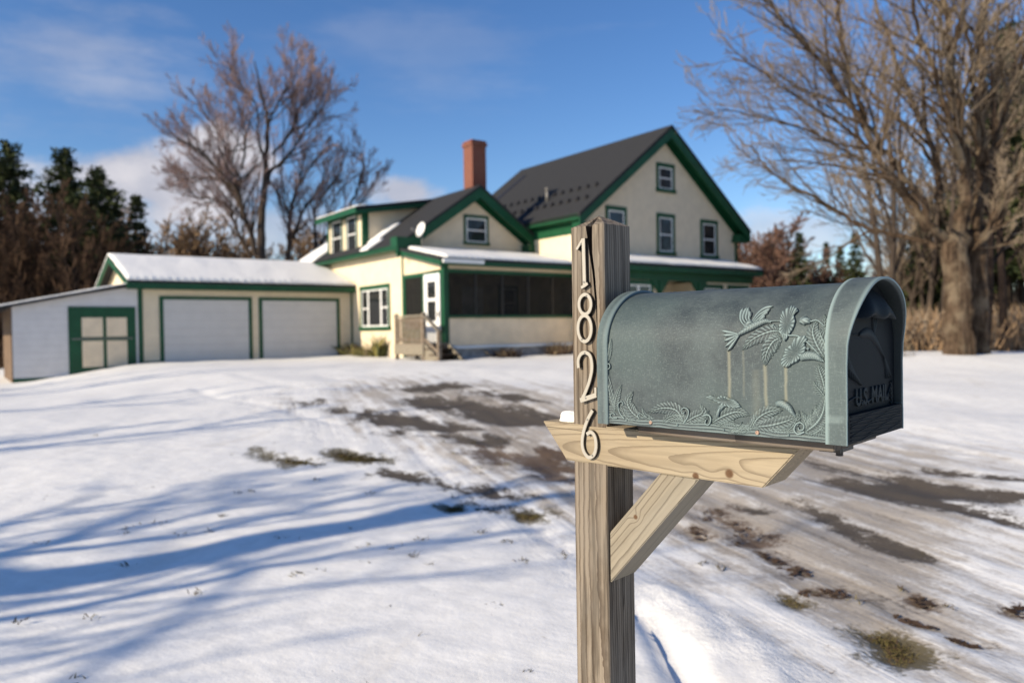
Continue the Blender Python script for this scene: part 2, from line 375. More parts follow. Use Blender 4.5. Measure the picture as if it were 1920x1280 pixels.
GROUND_JSON = '[[["A",[[-1.8,11.81],[-1.36,12.13],[-0.74,11.5],[0.0,10.91],[0.49,10.12],[0.85,9.55],[0.82,8.86],[0.44,9.12],[-0.22,9.18],[-0.47,9.81],[-0.99,10.71],[-1.51,11.08]]],["A",[[-2.25,10.57],[-2.09,10.84],[-1.58,10.34],[-1.02,9.74],[-0.56,9.33],[-0.41,8.91],[-0.71,8.73],[-1.07,8.83],[-1.5,9.31],[-1.85,9.58]]],["A",[[-3.34,11.53],[-3.01,11.71],[-2.81,11.27],[-3.05,11.15]]],["A",[[-2.82,10.95],[-2.51,10.97],[-2.22,10.42],[-2.48,10.45]]],["A",[[-1.86,13.28],[-1.22,13.95],[-0.63,13.35],[-1.03,12.93],[-1.42,12.63]]],["A",[[-1.41,8.75],[-1.33,8.91],[-1.26,8.7],[-1.35,8.59]]],["A",[[-0.97,8.61],[-0.41,8.37],[-0.0,8.33],[-0.13,7.81],[-0.48,7.92]]],["M",[[-0.6,7.76],[-0.26,7.82],[0.12,7.54],[0.37,7.68],[0.62,7.35],[0.51,6.13],[0.29,6.2],[0.15,6.44],[0.05,6.96],[-0.24,7.26]]],["A",[[0.3,7.61],[0.6,7.35],[0.56,6.66],[0.37,6.74],[0.23,7.23]]],["G",[[-1.84,7.54],[-1.77,7.69],[-1.52,7.52],[-1.24,7.23],[-1.42,7.14],[-1.7,7.26]]],["G",[[-2.61,7.6],[-2.32,7.35],[-1.99,7.25],[-1.82,7.03],[-2.06,7.09],[-2.35,7.25]]],["A",[[-1.1,6.63],[-0.89,6.61],[-0.51,6.26],[-0.15,6.02],[0.11,5.71],[-0.01,5.62],[-0.24,5.82],[-0.57,6.1],[-0.91,6.4]]],["G",[[0.01,5.31],[0.18,5.25],[0.13,5.11],[0.03,5.19]]],["G",[[-0.5,5.47],[-0.39,5.51],[-0.36,5.39],[-0.46,5.37]]],["A",[[-0.21,5.54],[-0.05,5.49],[-0.07,5.38],[-0.18,5.44]]],["A",[[-0.69,12.45],[-0.4,12.63],[0.2,11.86],[0.37,11.2],[-0.09,11.42]]],["A",[[2.75,7.02],[2.8,6.79],[2.92,6.56],[3.07,6.42],[3.21,6.25],[3.32,6.09],[3.42,5.83],[3.54,5.63],[3.68,5.46],[3.5,5.18],[3.36,5.25],[3.29,5.37],[3.2,5.46],[3.08,5.32],[3.16,5.15],[3.24,4.81],[3.14,4.65],[3.04,4.75],[2.97,4.95],[2.86,5.11],[2.74,5.29],[2.66,5.5],[2.59,5.76],[2.51,5.93],[2.44,6.15],[2.55,6.18],[2.72,6.02],[2.99,6.08],[2.93,6.31],[2.77,6.53]]],["A",[[1.89,5.41],[1.96,5.36],[2.03,5.2],[2.1,4.97],[2.13,4.73],[2.17,4.55],[2.21,4.39],[2.24,4.16],[2.16,4.19],[2.12,4.31],[2.07,4.47],[2.03,4.65],[1.98,4.85],[1.96,5.11],[1.9,5.28]]],["M",[[1.22,5.08],[1.35,5.31],[1.44,5.31],[1.47,5.22],[1.35,5.02],[1.27,5.0]]],["M",[[1.08,4.89],[1.17,4.93],[1.22,4.81],[1.18,4.61],[1.11,4.61]]],["M",[[1.3,5.0],[1.39,5.07],[1.48,5.01],[1.5,4.82],[1.54,4.74],[1.64,4.67],[1.62,4.56],[1.52,4.5],[1.42,4.44],[1.36,4.47],[1.29,4.48],[1.36,4.64],[1.37,4.82]]],["M",[[1.39,4.36],[1.45,4.33],[1.48,4.23],[1.48,4.13],[1.41,4.04],[1.39,4.13],[1.38,4.24]]],["M",[[1.45,4.04],[1.53,4.09],[1.56,4.02],[1.53,3.94],[1.47,3.87],[1.43,3.91]]],["M",[[1.37,3.75],[1.42,3.73],[1.47,3.66],[1.43,3.62],[1.37,3.65]]],["M",[[1.5,3.73],[1.58,3.74],[1.62,3.68],[1.59,3.62],[1.53,3.63]]],["G",[[1.24,3.64],[1.32,3.69],[1.37,3.67],[1.39,3.56],[1.32,3.46],[1.25,3.47],[1.23,3.53]]],["G",[[1.42,3.21],[1.5,3.24],[1.56,3.22],[1.6,3.15],[1.62,3.06],[1.64,2.97],[1.56,2.89],[1.49,2.85],[1.44,2.86],[1.41,2.92],[1.38,2.96],[1.45,3.07],[1.43,3.15]]],["M",[[2.23,3.46],[2.34,3.51],[2.33,3.46],[2.25,3.34],[2.21,3.38]]],["M",[[1.69,3.42],[1.73,3.36],[1.77,3.3],[1.81,3.24],[1.76,3.25],[1.7,3.3]]],["M",[[1.88,3.61],[1.95,3.59],[1.94,3.5],[1.88,3.48],[1.86,3.53]]],["A",[[1.65,5.32],[1.72,5.29],[1.74,5.18],[1.68,5.2]]],["A",[[3.47,6.52],[3.62,6.46],[3.74,6.25],[3.56,6.25],[3.47,6.39]]],["A",[[3.89,6.2],[4.0,6.16],[3.99,5.99],[3.89,6.02]]],["M",[[1.79,3.16],[1.84,3.09],[1.88,3.05],[1.81,3.07]]],["D",[[0.66,4.55],[0.88,4.54],[1.17,4.4],[1.57,4.59],[1.73,4.9],[1.97,4.65],[2.24,4.16],[2.78,4.13],[1.83,2.71],[1.7,2.78],[1.58,2.84],[1.43,3.01],[1.35,3.19],[1.22,3.43],[1.09,3.59],[0.82,3.74],[0.59,4.06]]],["D",[[-3.58,12.7],[-2.21,15.66],[0.92,13.2],[2.89,9.39],[3.9,8.69],[4.78,7.06],[1.78,2.64],[1.26,2.66],[1.08,3.18],[0.77,3.98],[0.3,5.06],[-0.49,6.75],[-1.77,9.23]]]],[[0.035,0.07,[[0.69,3.72],[0.77,3.58],[0.8,3.33],[0.79,3.11],[0.79,2.99]]],[0.03,0.06,[[0.94,3.39],[0.95,3.21],[0.95,2.99],[0.94,2.78],[0.93,2.62]]],[-0.11,0.07,[[0.55,3.46],[0.57,3.31],[0.59,3.14],[0.6,2.94],[0.61,2.82],[0.62,2.68]]],[0.03,0.06,[[0.52,3.46],[0.54,3.31],[0.56,3.12],[0.57,2.95],[0.57,2.82],[0.58,2.68]]],[-0.03,0.12,[[-6.04,14.45],[-5.1,12.95],[-4.24,11.98],[-3.47,11.06],[-2.8,10.21],[-2.22,9.5]]],[-0.02,0.15,[[-4.22,16.46],[-2.68,13.9],[-1.8,12.81]]],[-0.04,0.05,[[0.01,5.19],[0.11,5.0],[0.2,4.68],[0.34,4.34]]],[-0.03,0.06,[[-1.01,7.8],[-0.81,7.16],[-0.55,6.4]]],[-0.02,0.06,[[-0.56,7.29],[-0.39,6.79],[-0.29,6.42]]],[-0.02,0.2,[[-6.44,17.44],[-4.84,14.87],[-3.64,13.32]]]],[[-0.9,4.52],[-0.82,4.23],[-0.73,4.51],[-0.58,4.33],[-0.46,4.17],[-1.06,4.09],[-0.59,3.52],[-0.21,3.83],[-0.13,3.81],[0.08,3.41],[-0.13,3.56],[-0.65,3.81],[-2.17,5.95],[-1.61,3.79],[-3.29,6.51],[-2.7,6.59],[-4.88,8.86],[-2.57,8.1],[0.28,4.23],[-0.22,4.8],[-0.57,4.65],[0.91,2.9],[1.08,3.09],[1.04,3.17],[1.31,3.12],[1.37,2.88],[1.13,2.8],[1.18,3.03],[1.11,4.02],[1.02,4.11],[1.58,3.54],[1.88,3.69],[1.98,3.45]]]'
RELIEF_JSON = '[["group","hummingbird_relief"],["feather",[[1780,1708],[1958,1742],[2140,1776]],3.2],["feather",[[1780,1708],[1940,1700],[2102,1691]],3.2],["feather",[[1780,1708],[1924,1652],[2071,1595]],3.2],["feather",[[1780,1708],[1909,1604],[2046,1499]],3.2],["feather",[[1780,1708],[1887,1567],[2005,1426]],3.2],["feather",[[1688,1828],[1804,1948],[1845,2094],[1838,2193]],3.6],["feather",[[1664,1856],[1771,1978],[1789,2109],[1769,2212]],3.6],["feather",[[1633,1876],[1722,1993],[1734,2090],[1742,2218]],3.6],["feather",[[1615,1899],[1670,1991],[1675,2055],[1706,2141]],3.6],["feather",[[1597,1922],[1532,2084],[1437,2191],[1315,2222]],3.4],["feather",[[1575,1913],[1495,2050],[1404,2130],[1344,2162]],3.4],["feather",[[1558,1898],[1468,2002],[1404,2080],[1363,2111]],3.4],["feather",[[1541,1883],[1468,1941],[1426,2001],[1400,2041]],3.4],["blob",[[1855,1670],[1733,1744],[1602,1826],[1485,1882],[1367,1924],[1256,1915]],[2,5,8,7,5.5,3]],["blob",[[1707,1808],[1655,1885],[1588,1934]],[4,7,4]],["stem",[[1271,1922],[1190,1929],[1099,1918]],1.1],["group","flower_relief"],["flower",[978,1873],[[990,2207],[919,2190],[852,2110],[899,2032],[854,1913],[874,1789],[917,1709],[989,1593],[1033,1671],[1063,1711],[1101,1805],[1099,1918],[1112,2008],[1095,2102]]],["group","flower_relief"],["flower",[831,1402],[[669,1682],[624,1613],[663,1555],[643,1466],[715,1365],[773,1283],[872,1230],[951,1177],[1031,1194],[1043,1284],[989,1387],[975,1464],[869,1542],[820,1631]]],["blob",[[741,1326],[613,1366],[487,1355],[376,1282]],[6,9,8,3]],["group","bud_relief"],["blob",[[781,1911],[700,1924],[600,1907]],[5,10,4]],["stem",[[600,1907],[496,1919],[369,1822]],1.6],["group","leaf_relief"],["leaf",[[1090,1756],[1256,1747],[1523,1634],[1742,1444]],11,0.25,9],["group","leaf_relief"],["leaf",[[1058,1650],[1189,1580],[1299,1397],[1334,1182]],11,0.4,8],["group","stem_relief"],["stem",[[1094,1751],[1037,1710],[928,1683],[771,1669],[612,1567],[462,1418],[359,1270]],1.8],["group","leaf_relief"],["leaf",[[351,1332],[473,1542],[547,1745],[505,1939]],11,0.15,9],["group","leaf_relief"],["leaf",[[343,1369],[349,1542],[418,1693],[440,1791]],8,0.1,6],["group","leaf_relief"],["leaf",[[350,1718],[367,1822],[388,1931],[409,2042]],5,0.1,5],["group","leaf_relief"],["leaf",[[344,799],[379,971],[427,1119],[454,1233]],9,0.2,9],["group","leaf_relief"],["leaf",[[340,700],[406,796],[479,880],[536,961]],6,0.1,6],["group","leaf_relief"],["leaf",[[677,139],[485,305],[379,499],[339,774]],13,0.35,14],["leaf",[[549,237],[585,360],[546,514]],5,0.1,4],["leaf",[[638,180],[675,329],[724,477]],5,0.1,4],["leaf",[[435,371],[484,467],[500,587]],5,0.1,4],["group","leaf_relief"],["leaf",[[1578,131],[1463,312],[1255,439],[1039,471]],10,0.3,9],["group","leaf_relief"],["leaf",[[1535,161],[1257,209],[987,294],[772,403]],11,0.4,10],["group","bud_relief"],["blob",[[1150,568],[1051,581],[932,516],[821,382]],[5,8,7,2]],["group","scroll_relief"],["stem",[[676,151],[780,105],[844,163],[817,255],[747,293],[686,252],[702,180],[759,170],[779,214]],1.9],["group","flower_relief"],["flower",[2081,571],[[2415,617],[2322,649],[2231,604],[2140,650],[2021,642],[1962,612],[1889,600],[1817,550],[1774,479],[1876,460],[2023,478],[2142,513],[2262,569]]],["blob",[[2082,502],[2158,416],[2199,275]],[6,5,2]],["group","leaf_relief"],["leaf",[[2313,171],[2085,311],[1833,395],[1612,347]],11,0.15,10],["group","leaf_relief"],["leaf",[[2028,69],[1895,79],[1793,142],[1754,231]],4,0,5],["group","leaf_relief"],["leaf",[[4569,1182],[4536,1337],[4496,1491],[4464,1645]],5.5,0.2,8],["group","scroll_relief"],["stem",[[4585,1166],[4501,1153],[4495,1082],[4560,1059],[4586,1105],[4547,1130]],1.4],["group","leaf_relief"],["leaf",[[4384,251],[4493,521],[4546,797],[4572,1049]],7,0.1,9],["group","leaf_relief"],["leaf",[[4384,266],[4381,435],[4322,606],[4230,763]],7.5,0.2,8],["group","leaf_relief"],["leaf",[[3784,124],[3997,260],[4096,450],[3962,650]],11,0.2,9],["group","scroll_relief"],["stem",[[4163,113],[4273,227],[4307,378],[4232,443],[4185,397],[4222,370]],1.5],["stem",[[4330,116],[4443,109],[4488,167],[4423,212],[4374,175]],1.4],["stem",[[3819,137],[3854,194],[3800,242],[3694,190],[3642,179]],1.3],["group","leaf_relief"],["leaf",[[2862,132],[3029,349],[3329,369],[3658,266]],11,0.2,11],["group","leaf_relief"],["leaf",[[2830,120],[2965,196],[3097,172],[3248,104]],7,0.15,7],["group","leaf_relief"],["leaf",[[2862,132],[2674,244],[2500,340],[2539,483]],10,0.2,9],["group","scroll_relief"],["stem",[[2868,131],[2786,251],[2775,365],[2858,403],[2920,356],[2892,301],[2849,323]],1.6],["group","scroll_relief"],["stem",[[2469,300],[2376,306],[2331,240],[2369,140],[2440,149],[2424,220]],1.9],["group","leaf_relief"],["leaf",[[1711,42],[1595,171],[1523,296],[1486,391]],6,0.3,6],["group","leaf_relief"],["leaf",[[4519,88],[4631,266],[4658,482],[4632,670]],6,0.2,7],["group","leaf_relief"],["leaf",[[3963,81],[4126,146],[4235,275],[4403,265]],6,0.2,7],["group","leaf_relief"],["leaf",[[3504,85],[3608,151],[3712,218],[3773,348]],6,0.2,7],["group","leaf_relief"],["leaf",[[3333,83],[3197,209],[3013,264],[2802,236]],6,0.2,7],["group","leaf_relief"],["leaf",[[2644,148],[2564,210],[2455,231],[2375,390]],5,0.2,7],["group","leaf_relief"],["leaf",[[2181,113],[2090,188],[1956,198],[1825,140]],6,0.2,7],["group","leaf_relief"],["leaf",[[2002,45],[1855,111],[1710,149],[1596,105]],5,0.2,7],["group","leaf_relief"],["leaf",[[1593,64],[1678,124],[1779,75],[1911,10]],6,0.2,7],["group","leaf_relief"],["leaf",[[989,126],[883,211],[803,345],[776,487]],6,0.2,7],["group","leaf_relief"],["leaf",[[1313,100],[1204,148],[1042,147],[884,122]],6,0.2,7],["group","leaf_relief"],["leaf",[[374,275],[436,196],[550,124],[677,101]],7,0.2,7],["group","leaf_relief"],["leaf",[[329,1022],[306,924],[314,800],[345,700]],5,0.2,7],["group","leaf_relief"],["leaf",[[523,264],[624,294],[674,379],[725,401]],5,0.2,7],["screws"],["screw",[3574,89],3.6],["screw",[4120,95],2],["screw",[3009,87],2],["screw",[2091,73],2],["screw",[1475,71],3.6],["screw",[2088,72],2],["screw",[942,76],2],["screw",[1216,1846],2.2],["screw",[610,1477],2.2]]'
TREES_JSON = '[[[[[10.0,17.0,0.5],[10.0,17.0,1.4],[10.0,17.0,2.1],[9.9,17.0,2.9],[10.1,17.0,3.3]],0.52,0.36],[[[10.6,17.3,0.4],[10.6,17.3,1.4],[10.6,17.3,2.3],[10.6,17.3,3.0],[10.6,17.3,3.4]],0.4,0.3],[[[10.1,17.0,3.2],[10.1,16.9,4.0],[10.0,16.8,4.9],[9.8,16.7,6.1],[9.6,16.6,7.2],[9.5,16.5,8.3],[9.3,16.4,9.6],[9.2,16.3,11.1]],0.27,0.05],[[[10.6,17.3,3.3],[10.8,17.5,4.4],[10.9,17.6,6.3],[11.0,17.7,7.6],[11.2,17.9,8.9],[11.4,18.0,10.8],[11.6,18.2,12.5]],0.25,0.05],[[[9.8,17.0,3.2],[9.3,16.8,3.5],[8.9,16.6,4.1],[8.5,16.4,4.5],[7.9,16.3,5.2],[7.5,16.1,5.7],[7.1,15.9,6.6],[6.8,15.7,7.7],[6.6,15.5,8.5],[6.5,15.3,9.4]],0.17,0.03],[[[9.5,17.0,3.0],[9.3,17.2,3.2],[8.3,17.5,3.5],[7.4,17.7,4.1],[6.8,17.9,4.5],[6.2,18.1,5.0],[5.9,18.3,5.5],[5.6,18.6,5.9]],0.13,0.02],[[[9.3,17.0,3.4],[8.7,16.7,4.2],[8.1,16.3,4.5],[7.3,16.0,5.7],[6.4,15.6,6.7],[5.7,15.3,7.2],[5.0,14.9,7.7],[4.5,14.6,8.0]],0.15,0.03],[[[9.6,17.0,4.0],[9.8,17.5,5.0],[9.4,17.9,6.7],[9.1,18.3,8.2],[9.0,18.7,9.3],[9.1,19.1,10.3]],0.14,0.03],[[[9.6,17.0,4.6],[9.6,17.7,5.4],[9.0,18.3,6.6],[8.5,18.9,7.5],[7.8,19.5,8.7],[7.2,20.1,9.6]],0.09,0.02],[[[8.6,16.7,4.3],[7.9,16.5,5.0],[7.1,16.3,5.6],[6.1,16.1,6.1],[5.2,15.8,6.6],[4.6,15.6,6.8]],0.08,0.015],[[[9.3,17.0,3.4],[8.3,16.8,4.5],[7.4,16.7,5.1],[6.3,16.5,5.6],[5.3,16.3,5.8],[4.4,16.1,5.9]],0.08,0.015],[[[9.9,16.6,4.6],[9.4,16.3,5.7],[8.8,15.9,6.8],[8.3,15.5,7.5],[7.9,15.1,8.2]],0.13,0.03],[[[10.4,17.0,3.3],[10.4,16.8,3.1],[10.7,16.6,3.6],[10.8,16.4,4.1],[11.0,16.2,4.5],[11.3,16.1,4.8]],0.12,0.05],[[[10.3,17.0,2.9],[10.5,16.6,3.5],[10.6,16.2,4.1],[10.6,15.8,4.4],[10.7,15.4,4.5]],0.08,0.04],[[[10.3,17.0,3.0],[10.7,16.9,3.0],[11.3,16.7,3.1],[11.9,16.5,3.2]],0.06,0.03],[[[10.4,17.0,3.4],[10.9,17.3,4.9],[11.4,17.5,6.2],[11.8,17.7,7.3],[12.2,17.9,8.4],[12.5,18.1,9.4]],0.14,0.04],[[[10.7,17.4,4.9],[10.9,17.0,5.8],[11.2,16.7,6.8],[11.3,16.4,7.9],[11.3,16.1,8.5]],0.1,0.03],[[[10.3,17.3,5.5],[10.4,17.6,6.6],[10.3,18.0,7.9],[10.4,18.4,9.1],[10.4,18.7,10.1]],0.1,0.03],[[[10.7,17.3,5.3],[10.4,17.0,6.5],[10.1,16.7,7.4],[9.8,16.4,8.2],[9.6,16.1,8.9]],0.1,0.03]],[[[[-14.8,45.0,4.0],[-14.8,45.1,5.6],[-14.7,45.1,8.5],[-14.5,45.1,10.4],[-14.4,45.2,12.6],[-14.3,45.2,14.8],[-14.7,45.2,16.7],[-15.0,45.2,18.4]],0.5,0.06],[[[-14.8,45.1,5.3],[-15.5,44.8,8.3],[-15.9,44.6,10.3],[-15.7,44.3,10.9],[-16.2,44.0,12.0],[-16.2,43.7,12.8],[-16.8,43.5,14.0],[-17.3,43.2,14.7]],0.26,0.05],[[[-15.0,45.1,5.3],[-16.5,45.5,8.4],[-16.9,45.9,9.5],[-18.0,46.3,10.1],[-19.1,46.7,10.2],[-20.0,47.1,10.9]],0.16,0.04],[[[-14.3,45.1,10.7],[-14.2,45.6,11.7],[-13.6,46.0,12.3],[-13.0,46.4,13.5],[-12.0,46.8,15.1],[-11.5,47.2,15.9]],0.22,0.04],[[[-15.7,44.1,10.2],[-16.1,43.6,10.7],[-17.0,43.2,11.8],[-17.8,42.7,12.6],[-18.8,42.2,13.0]],0.15,0.03],[[[-15.6,44.1,10.1],[-16.8,44.5,10.9],[-18.2,44.8,11.1],[-19.5,45.1,11.1]],0.1,0.03],[[[-14.6,45.2,12.3],[-14.7,44.7,13.7],[-14.6,44.2,15.2],[-15.3,43.7,16.5],[-15.7,43.2,17.3]],0.14,0.03],[[[-14.4,45.2,13.5],[-14.1,45.5,15.1],[-13.5,45.7,16.4],[-12.9,46.0,17.5],[-12.8,46.3,18.9]],0.14,0.03],[[[-15.3,43.6,11.3],[-14.9,43.2,12.8],[-14.9,42.7,14.1],[-14.9,42.2,14.8]],0.12,0.03],[[[-14.2,45.7,12.7],[-13.1,46.1,14.3],[-12.7,46.5,15.9],[-11.7,46.8,16.7],[-11.1,47.2,16.9]],0.12,0.03]],[[[[-14.0,47.1,5.4],[-13.7,47.1,8.1],[-13.6,47.1,9.7],[-13.4,47.1,11.2],[-13.0,47.2,12.4],[-12.8,47.2,13.7],[-12.6,47.2,15.1]],0.3,0.05],[[[-13.6,47.1,9.7],[-13.8,46.8,11.0],[-13.9,46.5,12.0],[-13.8,46.2,13.2]],0.13,0.03],[[[-13.4,47.1,8.3],[-12.9,47.4,10.4],[-12.3,47.7,11.5],[-11.7,47.9,12.9],[-11.3,48.2,14.4]],0.16,0.03],[[[-13.0,47.2,12.2],[-12.1,46.8,13.6],[-11.4,46.5,14.4],[-10.8,46.2,14.8]],0.1,0.03]],[[[[-12.3,48.1,5.5],[-12.1,48.1,7.6],[-11.4,48.1,9.0],[-10.6,48.1,9.9],[-10.0,48.1,11.1],[-9.5,48.2,12.5],[-9.2,48.2,14.0],[-9.5,48.2,14.8]],0.26,0.04],[[[-12.2,48.1,7.1],[-12.3,47.9,9.2],[-12.1,47.7,10.8],[-11.5,47.6,11.8],[-10.6,47.4,13.0],[-10.2,47.2,14.5]],0.18,0.03],[[[-10.3,48.1,10.3],[-9.3,48.5,11.4],[-8.7,48.8,12.7],[-8.3,49.2,13.8]],0.1,0.03],[[[-11.4,48.1,9.0],[-11.5,48.5,10.6],[-11.1,48.8,11.8],[-10.5,49.2,12.9]],0.1,0.03]]]'
TEXT_POS = (.066, -.086, .0540)
# ------------------------------------------------------------------ camera, sun, sky
F_PX = 1423.6
pit, rol = R(-.819), R(-.896)
cp, sp_ = math.cos(pit), math.sin(pit)
B_ = Matrix(((1,0,0),(0,sp_,-cp),(0,cp,sp_)))
c_, s_ = math.cos(rol), math.sin(rol)
RMX = Matrix(((c_,-s_,0),(s_,c_,0),(0,0,1))) @ B_
cam = bpy.data.cameras.new('camera'); cam_o = bpy.data.objects.new('camera', cam); COL.objects.link(cam_o)
cam.sensor_width = 36; cam.lens = 36*F_PX/1920; cam.clip_start = .05; cam.clip_end = 3000
mw = Matrix.Identity(4)
for i in range(3):
    mw[i][0] = RMX[0][i]; mw[i][1] = -RMX[1][i]; mw[i][2] = -RMX[2][i]
mw[2][3] = CAMZ
cam_o.matrix_world = mw
cam.dof.use_dof = True; cam.dof.focus_distance = 1.40; cam.dof.aperture_fstop = 3.6; cam.dof.aperture_blades = 0
SC.camera = cam_o

SUN_EL = R(24)
SUN_DIR = Vector((-.85*math.cos(SUN_EL), -.527*math.cos(SUN_EL), math.sin(SUN_EL))).normalized()
sun = bpy.data.lights.new('sun', 'SUN'); sun.energy = 4.9; sun.angle = R(.5); sun.color = (1.0,.86,.65)
sun_o = bpy.data.objects.new('sun', sun); COL.objects.link(sun_o)
sun_o.rotation_euler = SUN_DIR.to_track_quat('Z','Y').to_euler(); sun_o.location = (-20,-12,15)

def make_world():
    w = bpy.data.worlds.new('World'); SC.world = w; w.use_nodes = True
    t = w.node_tree; t.nodes.clear()
    N = lambda ty, **k: (lambda nd: ([setattr(nd, a, b) for a, b in k.items()], nd)[1])(t.nodes.new(ty))
    out = N('ShaderNodeOutputWorld'); bg = N('ShaderNodeBackground'); bgc = N('ShaderNodeBackground'); mx = N('ShaderNodeMixShader')
    sky = N('ShaderNodeTexSky', sky_type='NISHITA'); sky.sun_disc = False
    sky.sun_elevation = SUN_EL; sky.sun_rotation = math.atan2(SUN_DIR.x, SUN_DIR.y)
    sky.altitude = 200; sky.air_density = 1.0; sky.dust_density = .2; sky.ozone_density = 3.0
    hs = N('ShaderNodeHueSaturation'); hs.inputs['Saturation'].default_value = 1.2; hs.inputs['Hue'].default_value = .509
    t.links.new(sky.outputs[0], hs.inputs['Color'])
    t.links.new(hs.outputs[0], bg.inputs[0]); bg.inputs[1].default_value = SKY_STRENGTH
    tc = N('ShaderNodeTexCoord'); sx = N('ShaderNodeSeparateXYZ'); t.links.new(tc.outputs['Generated'], sx.inputs[0])
    def V(i, x):
        if isinstance(x, bpy.types.NodeSocket): t.links.new(x, i)
        else: i.default_value = x
    def mth(op, a, b=0.0, clamp=False):
        nd = N('ShaderNodeMath', operation=op, use_clamp=clamp); V(nd.inputs[0], a); V(nd.inputs[1], b); return nd.outputs[0]
    def mapr(v, a, b, c, d):
        nd = N('ShaderNodeMapRange'); nd.interpolation_type = 'SMOOTHSTEP'; V(nd.inputs[0], v)
        for i, x in enumerate((a,b,c,d)): nd.inputs[1+i].default_value = x
        return nd.outputs[0]
    az = mth('MULTIPLY', mth('ARCTAN2', sx.outputs[0], sx.outputs[1]), 57.2958)
    el = mth('MULTIPLY', mth('ARCSINE', sx.outputs[2]), 57.2958)
    def noi(scale, sc=(1,1,1), det=6, ro=.55, loc=(0,0,0)):
        mp = N('ShaderNodeMapping'); t.links.new(tc.outputs['Generated'], mp.inputs[0]); mp.inputs['Scale'].default_value = sc; mp.inputs['Location'].default_value = loc
        nd = N('ShaderNodeTexNoise'); t.links.new(mp.outputs[0], nd.inputs[0]); nd.inputs['Scale'].default_value = scale; nd.inputs['Detail'].default_value = det; nd.inputs['Roughness'].default_value = ro
        return nd.outputs[0]
    puff = noi(9, (1,1,1.6)); wisp = noi(5, (.7,1.2,3.2), 6, .6, (.3,.1,0)); fine = noi(30, (1,1,1.5), 4)
    total = None
    # cloud banks in the sky: azimuth, elevation, half extents (degrees), edge noise, density
    for a0, e0, ra, re, nz, kd, which in ((-24.5,10.4,8.5,3.6,1.2,.97,0),(-20,12.6,4.2,2.4,1.1,.95,0),(-29,7.6,9,2.6,1.2,.6,0),(-17,7.4,7,2.4,1.2,.6,0),(-7.9,10.3,3.2,1.7,1.0,.9,0),
            (20,6.4,7,1.8,1.3,.6,0),(30,5.0,8,2.2,1.3,.6,0),(8,5,9,2,1.3,.6,0),
            (-29,18,9,7.5,2.4,.36,1),(-8,21,14,4,2.6,.14,1),(-9.8,22.3,1.6,1.3,2.4,.10,1),(25,8.5,12,1.6,2,.5,1)):
        dx = mth('DIVIDE', mth('SUBTRACT', az, a0), ra); dy = mth('DIVIDE', mth('SUBTRACT', el, e0), re)
        d = mth('SQRT', mth('ADD', mth('MULTIPLY', dx, dx), mth('MULTIPLY', dy, dy)))
        nn = wisp if which else puff
        q = mth('ADD', mth('SUBTRACT', 1.0, d), mth('MULTIPLY', mth('SUBTRACT', nn, .5), nz*1.6))
        q = mth('ADD', q, mth('MULTIPLY', mth('SUBTRACT', fine, .5), .35))
        k = mapr(q, -.05 if not which else -.1, .55 if not which else 1.3, 0.0, kd)
        total = k if total is None else mth('MAXIMUM', total, k)
    t.links.new(total, mx.inputs[0])
    cm = N('ShaderNodeMix', data_type='RGBA'); t.links.new(mapr(puff, .35, .7, 0.0, 1.0), cm.inputs[0])
    cm.inputs[6].default_value = (.40,.41,.48,1); cm.inputs[7].default_value = (.60,.58,.61,1)
    t.links.new(cm.outputs[2], bgc.inputs[0]); bgc.inputs[1].default_value = CLOUD_STRENGTH
    t.links.new(bg.outputs[0], mx.inputs[1]); t.links.new(bgc.outputs[0], mx.inputs[2]); t.links.new(mx.outputs[0], out.inputs[0])
SKY_STRENGTH = .112; CLOUD_STRENGTH = .95
make_world()
SC.view_settings.view_transform = 'Standard'; SC.view_settings.look = 'None'; SC.view_settings.gamma = 1
SC.view_settings.exposure = .42
SC.cycles.max_bounces = 8; SC.cycles.transparent_max_bounces = 16
try:
    SC.cycles.use_denoising = True
except Exception: pass

# ------------------------------------------------------------------ ground
OX, OY, OZ = -12.017, 24.481, .467            # house frame origin: garage front left corner, garage floor
HANG = R(36.28)
UU = Vector((.8060,.5919,0)); VV = Vector((-.5919,.8060,0))
def hw(u, v, z): return Vector((OX,OY,OZ)) + UU*u + VV*v + Vector((0,0,z))
def sstep(a, b, x):
    t = np.clip((x-a)/(b-a), 0, 1); return t*t*(3-2*t)
def gz(x, y):
    x = np.asarray(x, float); y = np.asarray(y, float)
    z = .45*sstep(2.5, 19, y)
    hu = (x-OX)*.806 + (y-OY)*.592
    z = z - .5*sstep(.6, -4.2, hu)*sstep(9, 21, y)
    z = z + .16*np.exp(-(((x-11.5)/4)**2 + ((y-17.5)/3)**2)) + .10*np.exp(-(((x-8.5)/2.0)**2 + ((y-19)/2)**2))
    z = z - .25*sstep(24, 45, y)*sstep(2, 14, x)
    return z
def gzf(x, y): return float(gz(x, y))
POLYS, RIDGES, SPECKS = json.loads(GROUND_JSON)
_r = random.Random(19)
SPECKS += [(_r.uniform(-3.5,1.2), 2.4+6*_r.random()**1.3) for _ in range(60)]

